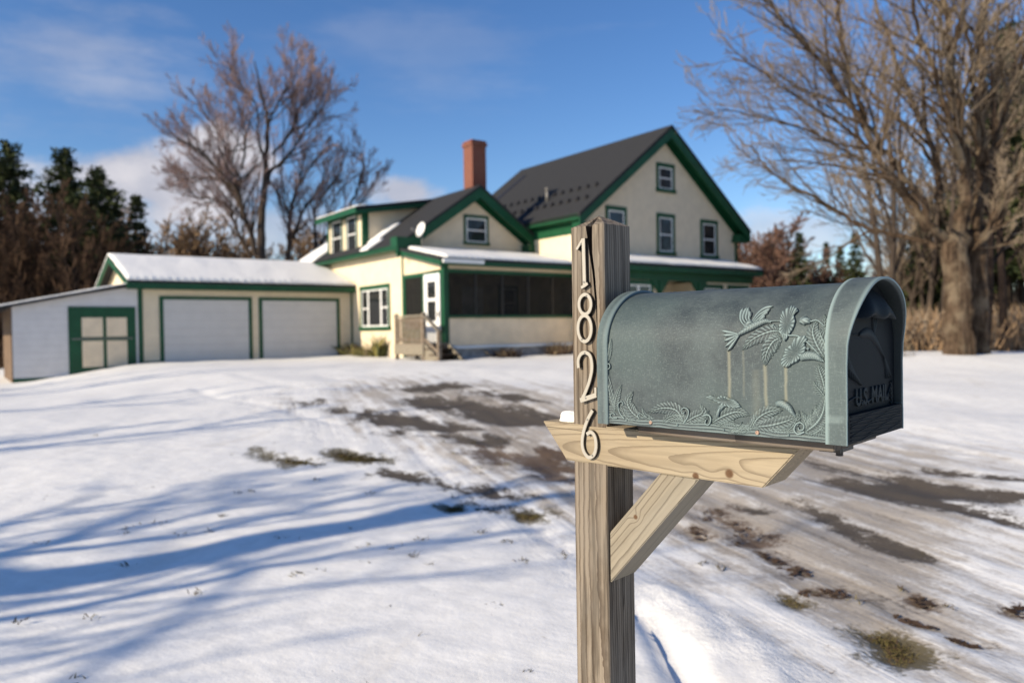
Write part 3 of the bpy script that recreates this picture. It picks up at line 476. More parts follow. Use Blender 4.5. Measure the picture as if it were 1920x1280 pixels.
def poly_sdf(px, py, poly):
    d = np.full(px.shape, 1e9); inside = np.zeros(px.shape, bool); n = len(poly)
    for i in range(n):
        ax, ay = poly[i]; bx, by = poly[(i+1) % n]
        ex, ey = bx-ax, by-ay; L2 = ex*ex+ey*ey+1e-12
        t = np.clip(((px-ax)*ex+(py-ay)*ey)/L2, 0, 1)
        d = np.minimum(d, np.hypot(px-ax-t*ex, py-ay-t*ey))
        cond = ((ay > py) != (by > py)) & (px < (bx-ax)*(py-ay)/(by-ay+1e-12)+ax)
        inside ^= cond
    return np.where(inside, d, -d)
def line_dist(px, py, pl):
    d = np.full(px.shape, 1e9)
    for (ax, ay), (bx, by) in zip(pl[:-1], pl[1:]):
        ex, ey = bx-ax, by-ay; L2 = ex*ex+ey*ey+1e-12
        t = np.clip(((px-ax)*ex+(py-ay)*ey)/L2, 0, 1)
        d = np.minimum(d, np.hypot(px-ax-t*ex, py-ay-t*ey))
    return d

def axis_pts(segs):
    out = []
    for a, b, st in segs: out += list(np.arange(a, b, st))
    out.append(segs[-1][1]); return np.array(out)

def mk_ground_mat():
    t = NT('snowy_ground'); v = t.coord()
    def along(sx, sy, lx=0.0, ang=-18):          # noise drawn out along the drive
        m2 = t.n('ShaderNodeMapping'); t.l(t.coord(rot=(0,0,R(ang))), m2.inputs[0]); m2.inputs['Scale'].default_value = (sx, sy, 1); m2.inputs['Location'].default_value = (lx, lx, 0); return m2.outputs[0]
    n1 = t.noise(along(5.0,.8), 1.0, 6, .62); st = t.noise(along(6.5,.22,3), 1.0, 5, .6, .15); st2 = t.noise(along(17,.7,8), 1.0, 4, .6)
    n2 = t.noise(v, 9, 5, .65); n3 = t.noise(v, 45, 3, .6); n5 = t.noise(v, 140, 2, .6); big = t.noise(v, .45, 4, .5)
    n4 = t.noise(along(3.4,1.9), 1.0, 7, .74)
    brk = t.math('ADD', t.math('MULTIPLY', t.math('SUBTRACT', n1, .5), 1.0), t.math('ADD', t.math('MULTIPLY', t.math('SUBTRACT', n4, .5), 1.0), t.math('MULTIPLY', t.math('SUBTRACT', n2, .5), .6)))
    brk = t.math('ADD', brk, t.math('MULTIPLY', t.math('SUBTRACT', n3, .5), .5))
    def mask(name, lo=.32, hi=.58, k=1.1): return t.mapr(t.math('ADD', t.attr(name), t.math('MULTIPLY', brk, k)), lo, hi)
    asp, mud, gra = mask('asph'), mask('mud', .38, .66), mask('grass', .29, .55)
    drv = t.attr('dirty')
    snow = t.mix(t.mapr(n2, .3, .7), (.78,.77,.74), (.87,.86,.83))
    snow = t.mix(t.math('MULTIPLY', t.mapr(n5, .5, .75), .35), snow, (.70,.69,.67))
    slush = t.mix(t.mapr(n4, .35, .65), (.235,.19,.14), (.47,.42,.355))
    grav = t.mix(n3, (.07,.055,.04), (.17,.14,.105))
    wear = t.math('ADD', t.math('MULTIPLY', drv, .62), t.math('ADD', t.math('MULTIPLY', t.math('SUBTRACT', st, .5), 1.05), t.math('ADD', t.math('MULTIPLY', t.math('SUBTRACT', st2, .5), .35), t.math('MULTIPLY', t.math('SUBTRACT', n4, .5), 1.35))))
    wear = t.math('ADD', wear, t.math('MULTIPLY', t.math('SUBTRACT', n3, .5), .35))
    gate = t.mapr(t.math('ADD', drv, t.math('MULTIPLY', brk, .25)), .05, .5)
    c = t.mix(t.math('MULTIPLY', gate, t.mapr(wear, .23, .68, 0, .94)), snow, slush)
    c = t.mix(t.math('MULTIPLY', gate, t.mapr(wear, .70, .94, 0, .9)), c, grav)
    # straw flecks poking through the lawn snow
    flk = t.math('MULTIPLY', t.mapr(t.noise(v, 30, 3, .6), .69, .78), t.mapr(big, .46, .60))
    c = t.mix(t.math('MULTIPLY', flk, .6), c, (.33,.28,.20))
    lawn = t.math('MULTIPLY', t.mapr(t.noise(along(1.6,.5,5,20), 1.0, 6, .65), .56, .72), .35)
    c = t.mix(t.math('MULTIPLY', lawn, t.math('SUBTRACT', 1.0, gate)), c, (.60,.56,.49))
    ac = t.mix(n3, (.058,.048,.038), (.12,.10,.08))
    c = t.mix(asp, c, ac)
    mc = t.mix(t.math('ADD', t.math('MULTIPLY', n2, .6), t.math('MULTIPLY', n3, .4)), (.05,.031,.02), (.17,.115,.077))
    c = t.mix(t.math('MULTIPLY', mud, .92), c, mc)
    gc = t.mix(n3, (.04,.032,.014), (.13,.105,.045))
    c = t.mix(t.math('MULTIPLY', gra, .9), c, gc)
    far = t.attr('far')
    c = t.mix(t.math('MULTIPLY', t.mapr(t.math('ADD', far, t.math('MULTIPLY', t.math('SUBTRACT', big, .5), .6)), .5, .8), .9), c, t.mix(n2, (.13,.085,.05), (.24,.17,.10)))
    t.color(c)
    bare = t.math('MAXIMUM', t.math('MAXIMUM', asp, mud), gra)
    t.set(t.mapr(bare, 0, 1, .6, .85), 0, .25)
    hh = t.math('ADD', t.math('MULTIPLY', n2, .5), t.math('ADD', t.math('MULTIPLY', n3, .13), t.math('MULTIPLY', n5, .05)))
    hh = t.math('ADD', hh, t.math('MULTIPLY', t.noise(along(1.0,2.4,0,30), 2.6, 4), .8))
    hh = t.math('SUBTRACT', hh, t.math('MULTIPLY', bare, .5))
    hh = t.math('SUBTRACT', hh, t.math('MULTIPLY', gate, t.math('ADD', t.math('MULTIPLY', st, 1.6), t.math('ADD', t.math('MULTIPLY', st2, .6), t.math('MULTIPLY', n4, 1.2)))))
    t.bump(hh, .30, .03); return t.mat
M['ground'] = mk_ground_mat()

def make_ground():
    xs = axis_pts([(-420,-120,60),(-120,-40,8),(-40,-24,1.2),(-24,-7,.22),(-7,6.5,.055),(6.5,14,.16),(14,40,1.0),(40,120,8),(120,421,60)])
    ys = axis_pts([(-120,-20,12),(-20,.8,1.2),(.8,10,.05),(10,20,.12),(20,34,.3),(34,70,2.5),(70,200,14),(200,621,60)])
    X, Y = np.meshgrid(xs, ys); sh = X.shape; px = X.ravel(); py = Y.ravel()
    z = gz(px, py)
    n = len(px)
    A = {k: np.zeros(n) for k in ('asph','mud','grass','dirty')}
    for kind, poly in POLYS:
        key = {'A':'asph','M':'mud','G':'grass','D':'dirty'}[kind]
        pa = np.array(poly); x0, y0 = pa.min(0)-1.2; x1, y1 = pa.max(0)+1.2
        sel = (px > x0) & (px < x1) & (py > y0) & (py < y1)
        d = poly_sdf(px[sel], py[sel], poly)
        w = np.clip(.05*py[sel], .08, .8)*(3.2 if kind == 'D' else 1)
        a = np.clip(.5 + d/(2*w), 0, 1)
        A[key][sel] = np.maximum(A[key][sel], a)
    for h, w, pl in RIDGES:
        pa = np.array(pl); x0, y0 = pa.min(0)-1; x1, y1 = pa.max(0)+1
        sel = (px > x0) & (px < x1) & (py > y0) & (py < y1)
        d = line_dist(px[sel], py[sel], pl)
        z[sel] += h*.6*np.exp(-(d/(w*.75))**2)
    near = (np.abs(px) < 30) & (py > 0) & (py < 40)
    add = np.zeros(n)
    idx = np.nonzero(near)[0]
    for i in idx:
        x, y = px[i], py[i]
        a = noise.noise((x*.45, y*.45, 0))*.05 + noise.noise((x*1.7, y*1.1, 3))*.016
        if y < 11: a += noise.noise((x*6, y*5, 7))*.006 + noise.noise((x*5.5+y*1.4, y*.8, 9))*.018*A['dirty'][i]
        add[i] = a
    fall = sstep(.0, 3.0, py)
    z += add*np.where(py < 3, .7, 1)
    z -= .03*np.clip(np.maximum(np.maximum(A['asph'], A['mud']), A['grass'])*2-.6, 0, 1)
    far = np.maximum(sstep(27, 40, py)*sstep(4, 9, px), sstep(44, 60, py))
    far = np.maximum(far, sstep(-20, -24, px)*sstep(18, 26, py))
    far = np.maximum(far, sstep(13.0, 16.5, px)*sstep(21, 25, py))
    vs = np.stack([px, py, z], 1)
    H, W = sh
    I = np.arange(H*W).reshape(H, W)
    q = np.stack([I[:-1,:-1], I[:-1,1:], I[1:,1:], I[1:,:-1]], -1).reshape(-1, 4)
    me = bpy.data.meshes.new('ground')
    me.vertices.add(n); me.vertices.foreach_set('co', vs.ravel())
    me.loops.add(q.size); me.loops.foreach_set('vertex_index', q.ravel())
    me.polygons.add(len(q)); me.polygons.foreach_set('loop_start', np.arange(0, q.size, 4)); me.polygons.foreach_set('loop_total', np.full(len(q), 4))
    me.polygons.foreach_set('use_smooth', np.ones(len(q), bool))
    for k, a in list(A.items()) + [('far', far)]:
        at = me.attributes.new(k, 'FLOAT', 'POINT'); at.data.foreach_set('value', a.astype(np.float32))
    me.materials.append(M['ground']); me.update(calc_edges=True)
    o = bpy.data.objects.new('snowy_ground', me); COL.objects.link(o)
    tag(o, 'snow covered ground with a muddy worn driveway and bare patches', 'ground', kind='structure')
make_ground()
# ------------------------------------------------------------------ house (local frame: x along facades away to the right, y away to the left, z from garage floor)
def fb(mb, face, plane, a0, a1, z0, z1, d0, d1, mat=0):
    """box on a wall; face 'u': wall x=plane facing -x, runs along y; face 'v': wall y=plane facing -y, runs along x"""
    if face == 'u': mb.box(plane-d1, plane-d0, min(a0,a1), max(a0,a1), z0, z1, mat)
    else: mb.box(min(a0,a1), max(a0,a1), plane-d1, plane-d0, z0, z1, mat)
def fq(mb, face, plane, a0, a1, z0, z1, d, mat=0):
    fb(mb, face, plane, a0, a1, z0, z1, d-.012, d, mat)

def window(parent, face, plane, a0, a1, z0, z1, trim=.11, cols=1, rail=True, casing='green', sash='white', widths=None, label=None, sill=True):
    """casing (thing part) > sash, pane; a0..a1, z0..z1 = outside of casing"""
    mb = MB(); e = .035
    fb(mb, face, plane, a0, a1, z1-trim*1.15, z1, 0, e+.012)
    fb(mb, face, plane, a0, a0+trim, z0+trim, z1-trim*1.15, 0, e); fb(mb, face, plane, a1-trim, a1, z0+trim, z1-trim*1.15, 0, e)
    fb(mb, face, plane, a0-(.03 if sill else 0), a1+(.03 if sill else 0), z0, z0+trim, 0, e+(.045 if sill else .01))
    w = mb.build('window', M[casing], parent)
    if label: w['label'] = label
    b0, b1, c0, c1 = a0+trim, a1-trim, z0+trim, z1-trim*1.15
    ws = widths or [1.0]*cols; tot = sum(ws); x = b0; s = .05
    sm = MB(); gm = MB()
    for i, k in enumerate(ws):
        x1 = x + (b1-b0)*k/tot
        fb(sm, face, plane, x, x+s, c0, c1, .002, .024); fb(sm, face, plane, x1-s, x1, c0, c1, .002, .024)
        fb(sm, face, plane, x+s, x1-s, c0, c0+s, .002, .024); fb(sm, face, plane, x+s, x1-s, c1-s, c1, .002, .024)
        r = rail if not isinstance(rail, (list, tuple)) else rail[i]
        if r: fb(sm, face, plane, x+s, x1-s, (c0+c1)/2-.022, (c0+c1)/2+.022, .002, .022)
        fq(gm, face, plane, x+s*.6, x1-s*.6, c0+s*.6, c1-s*.6, .013)
        x = x1
    sm.build('sash', M[sash], w); gm.build('pane', M['glass'], w)
    return w

def chevron(mb, ua, za, ul, zl, ur, zr, t, v0, v1, mat=0, top=0.0):
    """gable-shaped band of vertical thickness t, extruded along y"""
    mb.prism([(ul,zl+top),(ua,za+top),(ur,zr+top),(ur,zr+top-t),(ua,za+top-t),(ul,zl+top-t)], 'y', v0, v1, mat)

def snow_sheet(name, parent, P0, E1, E2, thick=.08, n1=60, n2=14, low=.05, hi=.0, side=.0, seed=0, scallop=0.0, period=.25, bulge=.4, mat='snow'):
    P0 = np.array(P0, float); E1 = np.array(E1, float); E2 = np.array(E2, float)
    nrm = np.cross(E1, E2); nrm /= np.linalg.norm(nrm)
    if nrm[2] < 0: nrm = -nrm
    L1 = np.linalg.norm(E1); d2 = E2/np.linalg.norm(E2); d1 = E1/L1
    tops = []; bots = []
    for j in range(n2+1):
        for i in range(n1+1):
            a = i/n1; b = j/n2
            s = a*L1
            p = P0 + E1*a + E2*b
            lo = (noise.noise((s*.9, seed, 0))*low + noise.noise((s*4, seed, 5))*low*.5 + abs(math.sin(s*PI/period))*scallop)*(1-b)**4
            h = noise.noise((s*.7, seed+3, 9))*hi*(b**4)
            sd = noise.noise((b*4, seed+7, a*2))*side*(1-abs(2*a-1))*0 + (side*noise.noise((b*5, seed, 1))*(1 if i == 0 else (-1 if i == n1 else 0)))
            p = p + d2*(lo + h) + d1*sd
            q = p + nrm*.004
            edge = min(1, min(i, n1-i)/1.5, min(j, n2-j)/1.2)
            tt = thick*(bulge + (1-bulge)*edge)*(1+.25*noise.noise((s*1.3, b*3, seed)))
            tops.append(tuple(q + nrm*tt)); bots.append(tuple(q))
    W = n1+1; N = len(tops); fs = []
    for j in range(n2):
        for i in range(n1):
            a = j*W+i; fs.append((a, a+1, a+W+1, a+W))
    per = [i for i in range(W)] + [j*W+n1 for j in range(1, n2+1)] + [n2*W+i for i in range(n1-1, -1, -1)] + [j*W for j in range(n2-1, 0, -1)]
    for k in range(len(per)):
        a = per[k]; b = per[(k+1) % len(per)]
        fs.append((b, a, a+N, b+N))
    mb = MB(); mb.add(tops+bots, fs, 0, True)
    return mb.build(name, M[mat], parent)

HL = tuple(hw(0,0,0))
house = thing('farmhouse', 'cream two storey farmhouse with green trim, dark gable roofs and a screened porch', 'house', HL, HANG)

# --- main block
mu0, mu1, mv0, mv1 = 12.72, 21.38, -7.0, 1.6
ua, za = 17.05, 8.45; ul, ur = 12.36, 21.74; ze = 4.80
mb = MB(); mb.prism([(mu0,-.6),(mu1,-.6),(mu1,4.98),(ua,za-.16),(mu0,4.98)], 'y', mv0, mv1)
mb.build('main_wall', M['cream'], house)
mb = MB(); chevron(mb, ua, za, ul, ze, ur, ze, .13, -7.46, 1.98); mroof = mb.build('main_roof', M['shingle'], house)
mb = MB(); chevron(mb, ua, za-.135, ul+.02, ze-.12, ur-.02, ze-.12, .34, -7.44, -7.37)
chevron(mb, ua, za-.135, ul+.02, ze-.12, ur-.02, ze-.12, .34, 1.88, 1.95); mb.build('rake_board', M['green'], house)
mb = MB(); chevron(mb, ua, za-.135, ul+.02, ze-.12, ur-.02, ze-.12, .10, -7.37, -7.003); mb.build('rake_soffit', M['green'], house)
mb = MB()
# frieze following the rake on the wall
chevron(mb, ua, za-.24, mu0+.0, ze+.02, mu1-.0, ze+.02, .30, -7.028, -7.002)
mb.build('rake_frieze', M['green'], house)
mb = MB()
for s_u0, s_u1 in ((ul, ul+.05), (ur-.05, ur)): mb.box(s_u0, s_u1, -7.36, 1.9, ze-.20, ze-.02)
mb.box(ul+.05, mu0, -7.36, 1.6, ze-.22, ze-.18); mb.box(mu1, ur-.05, -7.36, 1.6, ze-.22, ze-.18)
mb.box(mu0-.028, mu0-.002, -7.0, 1.6, ze-.62, ze-.225)
mb.build('eave_trim', M['green'], house)
mb = MB()
mb.box(ul+.02, mu0+.55, -7.36, -7.004, 4.16, 4.30); mb.box(ul+.06, mu0+.45, -7.32, -7.004, 4.30, 4.50)
mb.build('eave_return', M['green'], house); mb = MB()
mb.box(mu1-.35, ur-.02, -7.36, -7.004, 4.30, 4.42); mb.box(mu1-.3, ur-.06, -7.32, -7.004, 4.42, 4.62)
mb.build('eave_return', M['green'], house)
for c0, c1, c2 in ((mu0-.02, mu0+.14, 4.16), (mu1-.14, mu1+.02, 4.3)):
    mb = MB(); mb.box(c0, c1, -7.03, -6.9, -.5, c2); mb.build('corner_board', M['green'], house)
for a0, a1, z0, z1 in ((16.62,17.62,5.98,7.08),(16.60,17.60,3.60,5.18),(19.10,20.14,3.58,5.12),(13.98,15.02,3.62,5.24)):
    window(house, 'v', -7.0, a0, a1, z0, z1, .13)
# row of small snow guards and a vent pipe on the left slope, dark strip along the rear verge
sl = (za-ze)/(ua-ul)
def mr(u): return ze + (u-ul)*sl
g0 = None
for row, ug in enumerate((13.15, 13.85)):
    for k in range(16):
        v = -6.9 + k*.47 + row*.23
        if g0 is None:
            mb = MB(); mb.prism([(-.06,-.03),(.04,.05),(.04,.15),(.0,.15),(-.06,.05)], 'y', -.06, .06); g0 = mb.build('snow_guard', M['black'], mroof); g1_ = g0
        else:
            g1_ = g0.copy(); COL.objects.link(g1_); g1_.parent = mroof
        g1_.location = (ug, v, mr(ug))
mb = MB(); mb.tube([(13.6,-4.2,mr(13.6)-.05),(13.6,-4.2,mr(13.6)+.42)], [.06,.06], 10); mb.tube([(13.6,-4.2,mr(13.6)+.42),(13.6,-4.2,mr(13.6)+.5)], [.075,.075], 10); mb.build('vent_pipe', M['steel'], mroof)
mb = MB(); mb.prism([(13.0,mr(13.0)+.004),(16.3,mr(16.3)+.004),(16.3,mr(16.3)+.02),(13.0,mr(13.0)+.02)], 'y', .55, .85); mb.build('roof_flashing', M['black'], mroof)

# --- front porch of the main block: two closed bays with an open entry between
pz = 2.86
mb = MB()
mb.prism([(-7.0,3.50),(-8.75,3.05),(-8.75,2.97),(-7.0,3.42)], 'x', 12.95, 20.72)
proof = mb.build('porch_roof', M['shingle'], house)
snow_sheet('roof_snow', proof, (12.95,-8.72,3.06), (7.75,0,0), (0,1.70,.437), .09, 60, 10, .05, .12, 0, 11)
mb = MB(); mb.box(12.97, 20.70, -8.74, -8.70, 2.80, 2.965); mb.box(20.66, 20.70, -8.70, -7.0, 2.80, 2.965); mb.box(13.0, 20.66, -8.70, -7.004, 2.80, 2.84)
mb.box(13.1, 20.5, -8.42, -8.30, 2.52, 2.80)
for up in (15.25, 17.35):
    mb.box(up-.07, up+.07, -8.44, -8.30, -.2, 2.52)
    mb.prism([(up-.45,2.52),(up+.45,2.52),(up+.07,2.05),(up-.07,2.05)], 'y', -8.40, -8.34)
mb.build('porch_frieze', M['green'], house)
for b0, b1 in ((12.75,15.18), (17.42,20.46)):
    mb = MB(); mb.box(b0, b1, -8.32, -7.002, -.4, 2.52); mb.build('porch_bay', M['cream'], house)
window(house, 'v', -8.32, 13.5, 14.95, 1.05, 2.50, .13, 2)
window(house, 'v', -8.32, 17.55, 18.75, .95, 2.44, .13, 1)
window(house, 'v', -8.32, 19.05, 20.3, .95, 2.44, .13, 1)
mb = MB(); fb(mb, 'v', -7.0, 15.55, 16.6, .2, 2.4, 0, .05); d = mb.build('front_door', M['brick'], house); d['label'] = 'reddish brown entry door in the shaded porch recess'

# --- kitchen ell with its gable, roof, dormer and chimney
eu0, ev0, ev1 = 7.41, -4.08, 4.7
ea, eza = 10.33, 6.02; el_, elz = 6.98, 3.74; er_, erz = 13.42, 3.92
esl = (eza-elz)/(ea-el_)
def er(u): return elz + (u-el_)*esl
mb = MB(); mb.prism([(eu0,-.5),(12.718,-.5),(12.718,4.2),(ea,eza-.12),(eu0,er(eu0)-.10)], 'y', ev0, ev1); mb.build('ell_wall', M['cream'], house)
mb = MB(); chevron(mb, ea, eza, el_, elz, er_, erz, .10, -4.52, ev1+.1); eroof = mb.build('ell_roof', M['shingle'], house)
mb = MB(); chevron(mb, ea, eza-.105, el_+.02, elz-.09, er_-.02, erz-.09, .36, -4.50, -4.43); mb.build('rake_board', M['green'], house)
mb = MB(); chevron(mb, ea, eza-.105, el_+.02, elz-.09, er_-.02, erz-.09, .10, -4.43, -4.083); mb.build('rake_soffit', M['green'], house)
mb = MB(); chevron(mb, ea, eza-.2, el_+.35, elz+.1, er_-.35, erz+.1, .34, -4.108, -4.082); mb.build('rake_frieze', M['green'], house)
mb = MB(); mb.box(el_, el_+.045, -4.42, ev1+.05, elz-.17, elz-.02); mb.box(el_+.045, eu0, -4.42, ev1, elz-.19, elz-.15); mb.build('eave_trim', M['green'], house)
mb = MB(); mb.box(el_-.02, el_+.95, -4.53, -4.085, 3.66, 3.98); mb.build('eave_return', M['green'], house); mb = MB(); mb.box(er_-1.0, er_-.3, -4.53, -4.085, 3.74, 4.02); mb.build('eave_return', M['green'], house)
mb = MB(); fb(mb, 'u', eu0, -4.12, -4.02, -.2, 3.56, 0, .022); mb.build('corner_board', M['green'], house); mb = MB(); fb(mb, 'u', eu0, ev1-.1, ev1, 2.6, 3.56, 0, .022); mb.build('corner_board', M['green'], house)
window(house, 'v', ev0, 9.86, 10.92, 3.92, 4.98, .09, label='square attic window of the small gable')
w = window(house, 'u', eu0, -3.12, -.74, .92, 2.54, .13, 3, (True, False, True), widths=[.62,1.15,.62])
w['label'] = 'wide triple window with white sashes in the sunlit wall'
# dormer
mb = MB(); mb.prism([(eu0+.001,3.2),(eu0+.001,5.40),(9.75,5.76),(9.75,er(9.75)-.05),(eu0+.3,er(eu0+.3)-.05),(eu0+.3,3.2)], 'y', -1.09, 2.17); mb.build('dormer_wall', M['cream'], house)
mb = MB(); mb.prism([(6.98,5.40),(10.32,5.99),(10.32,5.88),(6.98,5.29)], 'y', -1.40, 2.42); droof = mb.build('dormer_roof', M['shingle'], house)
mb = MB(); mb.box(6.965, 7.01, -1.40, 2.42, 5.19, 5.37)
mb.prism([(7.01,5.28),(9.9,5.79),(9.9,5.62),(7.01,5.14)], 'y', -1.415, -1.37); mb.prism([(7.01,5.28),(9.4,5.69),(9.4,5.66),(7.01,5.24)], 'y', -1.37, -1.092)
fb(mb, 'u', eu0, -1.13, -.98, 3.9, 5.36, 0, .03); fb(mb, 'u', eu0, 2.06, 2.2, 3.9, 5.36, 0, .03); mb.box(eu0-.02, eu0+.2, -1.118, -1.092, 3.95, 5.30)
fb(mb, 'u', eu0, -1.09, 2.17, 3.68, 3.80, 0, .03); fb(mb, 'u', eu0, -.98, 2.06, 5.2, 5.36, 0, .02)
mb.build('dormer_trim', M['green'], house)
window(house, 'u', eu0, .74, 1.80, 3.81, 5.32, .09, casing='green'); window(house, 'u', eu0, -.60, .40, 3.81, 5.32, .09, casing='green')
snow_sheet('roof_snow', droof, (6.97,-1.36,5.405), (0,3.7,0), (.55,0,.097), .06, 40, 4, .02, .05, 0, 4)
snow_sheet('roof_snow', eroof, (el_,-2.25,elz), (0,.62,0), (.62,-.10,.62*esl), .09, 8, 6, .03, .1, 0, 5)
snow_sheet('roof_snow', eroof, (el_+.55,-1.82,er(el_+.55)), (0,.66,0), (1.15,.22,1.15*esl), .08, 8, 8, .05, .2, 0, 6)
snow_sheet('roof_snow', eroof, (el_+.03,2.75,er(el_+.03)), (0,2.0,0), (2.9,-.1,2.9*esl), .12, 14, 14, .05, .1, 0, 7)
# chimney
cu, cvv = 10.80, -3.45
mb = MB(); mb.box(cu-.30, cu+.30, cvv-.30, cvv+.30, 5.3, 7.72); mb.box(cu-.34, cu+.34, cvv-.34, cvv+.34, 7.60, 7.72); mb.box(cu-.31, cu+.31, cvv-.31, cvv+.31, 7.72, 7.80); mb.build('chimney', M['brick'], eroof)

# --- screened side porch
pf = -6.75
mb = MB(); mb.prism([(-4.0,3.70),(-7.06,3.08),(-7.06,3.00),(-4.0,3.62)], 'x', 7.08, 12.718); sproof = mb.build('porch_roof', M['shingle'], house)
snow_sheet('roof_snow', sproof, (7.36,-7.02,3.09), (5.30,0,0), (0,2.9,.588), .10, 90, 14, .03, .05, .05, 21, .035, .22)
mb = MB()
mb.prism([(-4.10,3.60),(-7.04,3.0),(-7.04,2.84),(-4.10,3.46)], 'x', 7.10, 7.14); mb.prism([(-4.10,3.50),(-6.76,2.96),(-6.76,2.93),(-4.10,3.47)], 'x', 7.14, 7.41)
mb.box(7.14, 12.7, -7.05, -7.01, 2.86, 3.0); mb.box(7.14, 12.7, -7.01, -6.74, 2.93, 2.96)
mb.build('porch_fascia', M['green'], house)
mb = MB(); mb.box(7.16, 8.65, -7.13, -7.055, 2.93, 3.05); mb.build('gutter', M['white'], house)
mb = MB()      # cream panels
mb.prism([(-4.12,3.46),(-6.70,2.94),(-6.70,2.78),(-4.12,2.72)], 'x', 7.41, 7.45)
mb.box(7.52, 12.716, -6.75, -6.70, 2.77, 2.93); mb.box(7.52, 12.716, -6.75, -6.69, .40, 1.25)
mb.build('porch_panel', M['cream_plain'], house)
mb = MB()      # green frame
mb.box(7.385, 7.43, -6.62, -4.08, 2.62, 2.74); mb.box(7.385, 7.43, -4.24, -4.13, .35, 2.62); mb.box(7.385, 7.43, -5.52, -5.38, .35, 2.62); mb.box(7.385, 7.43, -4.24-1.14, -4.24, .35, .95)
mb.box(7.36, 7.53, -6.79, -6.60, .1, 2.93)
mb.box(7.53, 12.716, -6.785, -6.70, 2.66, 2.77); mb.box(7.53, 12.716, -6.80, -6.70, 1.25, 1.34)
mb.build('porch_frame', M['green'], house)
for k in range(1, 5):
    mb = MB(); mb.box(7.5+k*1.05-.035, 7.5+k*1.05+.035, -6.76, -6.71, 1.34, 2.66); mb.build('porch_mullion', M['black'], house)
mb = MB(); mb.box(7.53, 12.716, -6.737, -6.733, 1.34, 2.66); mb.box(7.405, 7.409, -5.38, -4.24, .95, 2.62); mb.build('insect_screen', M['screen'], house)
mb = MB(); mb.box(7.45, 12.71, -6.68, -4.09, .30, .38); mb.build('porch_floor', M['deck_wood'], house)
for a0, a1 in ((8.35,9.2), (11.3,12.2)): window(house, 'v', ev0, a0, a1, 1.2, 2.5, .09)
mb = MB(); fb(mb, 'v', ev0, 9.75, 10.6, .4, 2.42, 0, .05); mb.build('kitchen_door', M['white'], house)
mb = MB(); mb.box(7.56, 12.716, -6.74, -6.66, -.5, .40); mb.build('foundation', M['found'], house)
snow_sheet('ledge_snow', house, (7.56,-6.82,.30), (5.15,0,0), (0,.13,.02), .07, 50, 4, .03, 0, 0, 31)
# white storm door
mb = MB(); mb.box(7.372, 7.412, -6.50, -5.52, .42, 2.66); mb.box(7.366, 7.372, -6.44,-5.58,.50,1.02)
sd = mb.build('storm_door', M['white'], house)
mb = MB(); mb.box(7.362, 7.371, -6.26, -5.76, 1.90, 2.42); mb.box(7.362, 7.371, -6.26, -5.76, 1.18, 1.80); mb.build('pane', M['glass'], sd)
mb = MB(); mb.box(7.33, 7.36, -6.45, -6.42, 1.30, 1.46); mb.build('handle', M['black'], sd)

# ------------------------------------------------------------------ garage
gar = thing('garage', 'low cream garage with two white overhead doors and a snow covered roof', 'garage', HL, HANG)
g1 = 7.40
grz, gez, gsl = 3.80, 2.66, 0
mb = MB(); mb.prism([(0,-.6),(6.6,-.6),(6.6,2.60),(3.3,3.66),(0,2.60)], 'x', 0, g1); mb.build('wall', M['cream'], gar)
def groof(y): return 2.62 + (3.74-2.62)*(y+.36)/(3.3+.36)
mb = MB(); mb.prism([(-.36,groof(-.36)),(3.3,3.74),(6.96,groof(-.36)),(6.96,groof(-.36)-.08),(3.3,3.66),(-.36,groof(-.36)-.08)], 'x', -.36, g1-.002); gr = mb.build('roof', M['shingle'], gar)
snow_sheet('roof_snow', gr, (-.36,-.37,groof(-.36)), (g1+.33,0,0), (0,3.68,1.125), .10, 150, 16, .03, .0, .02, 41, .03, .24, .5)
snow_sheet('roof_snow', gr, (-.36,6.98,groof(-.36)), (g1+.33,0,0), (0,-3.68,1.125), .10, 60, 10, .03, .0, .02, 43)
mb = MB(); mb.box(-.34, g1-.002, -.36, -.32, groof(-.36)-.26, groof(-.36)-.082); mb.box(-.34, g1-.002, -.32, -.002, groof(-.36)-.27, groof(-.36)-.24)
for s in (0, 1):
    a = [(-.36,groof(-.36)-.085),(3.3,3.655),(3.3,3.47),(-.36,groof(-.36)-.27)]
    if s: a = [(6.6-p[0], p[1]) for p in a][::-1]
    mb.prism(a, 'x', -.365, -.325)
mb.build('eave_trim', M['green'], gar)
mb = MB(); mb.box(-.022, .12, -.022, .10, -.5, 2.36); mb.box(.12, .62, -.022, -.002, -.12, .02); mb.build('corner_board', M['green'], gar); mb = MB(); mb.box(g1-.06, g1-.002, -.022, -.002, -.1, 2.36); mb.build('corner_board', M['green'], gar)
for a0, a1, lab in ((.62,3.62,'left overhead door of the garage'), (3.86,6.88,'right overhead door of the garage')):
    mb = MB(); fb(mb, 'v', 0, a0+.12, a1-.12, -.06, 2.03, 0, .02); d = mb.build('garage_door', M['doorpanel'], gar); d['label'] = lab
    mb = MB(); fb(mb, 'v', 0, a0, a0+.12, -.1, 2.03, 0, .035); fb(mb, 'v', 0, a1-.12, a1, -.1, 2.03, 0, .035); fb(mb, 'v', 0, a0, a1, 2.03, 2.14, 0, .038); mb.build('door_trim', M['green'], d)

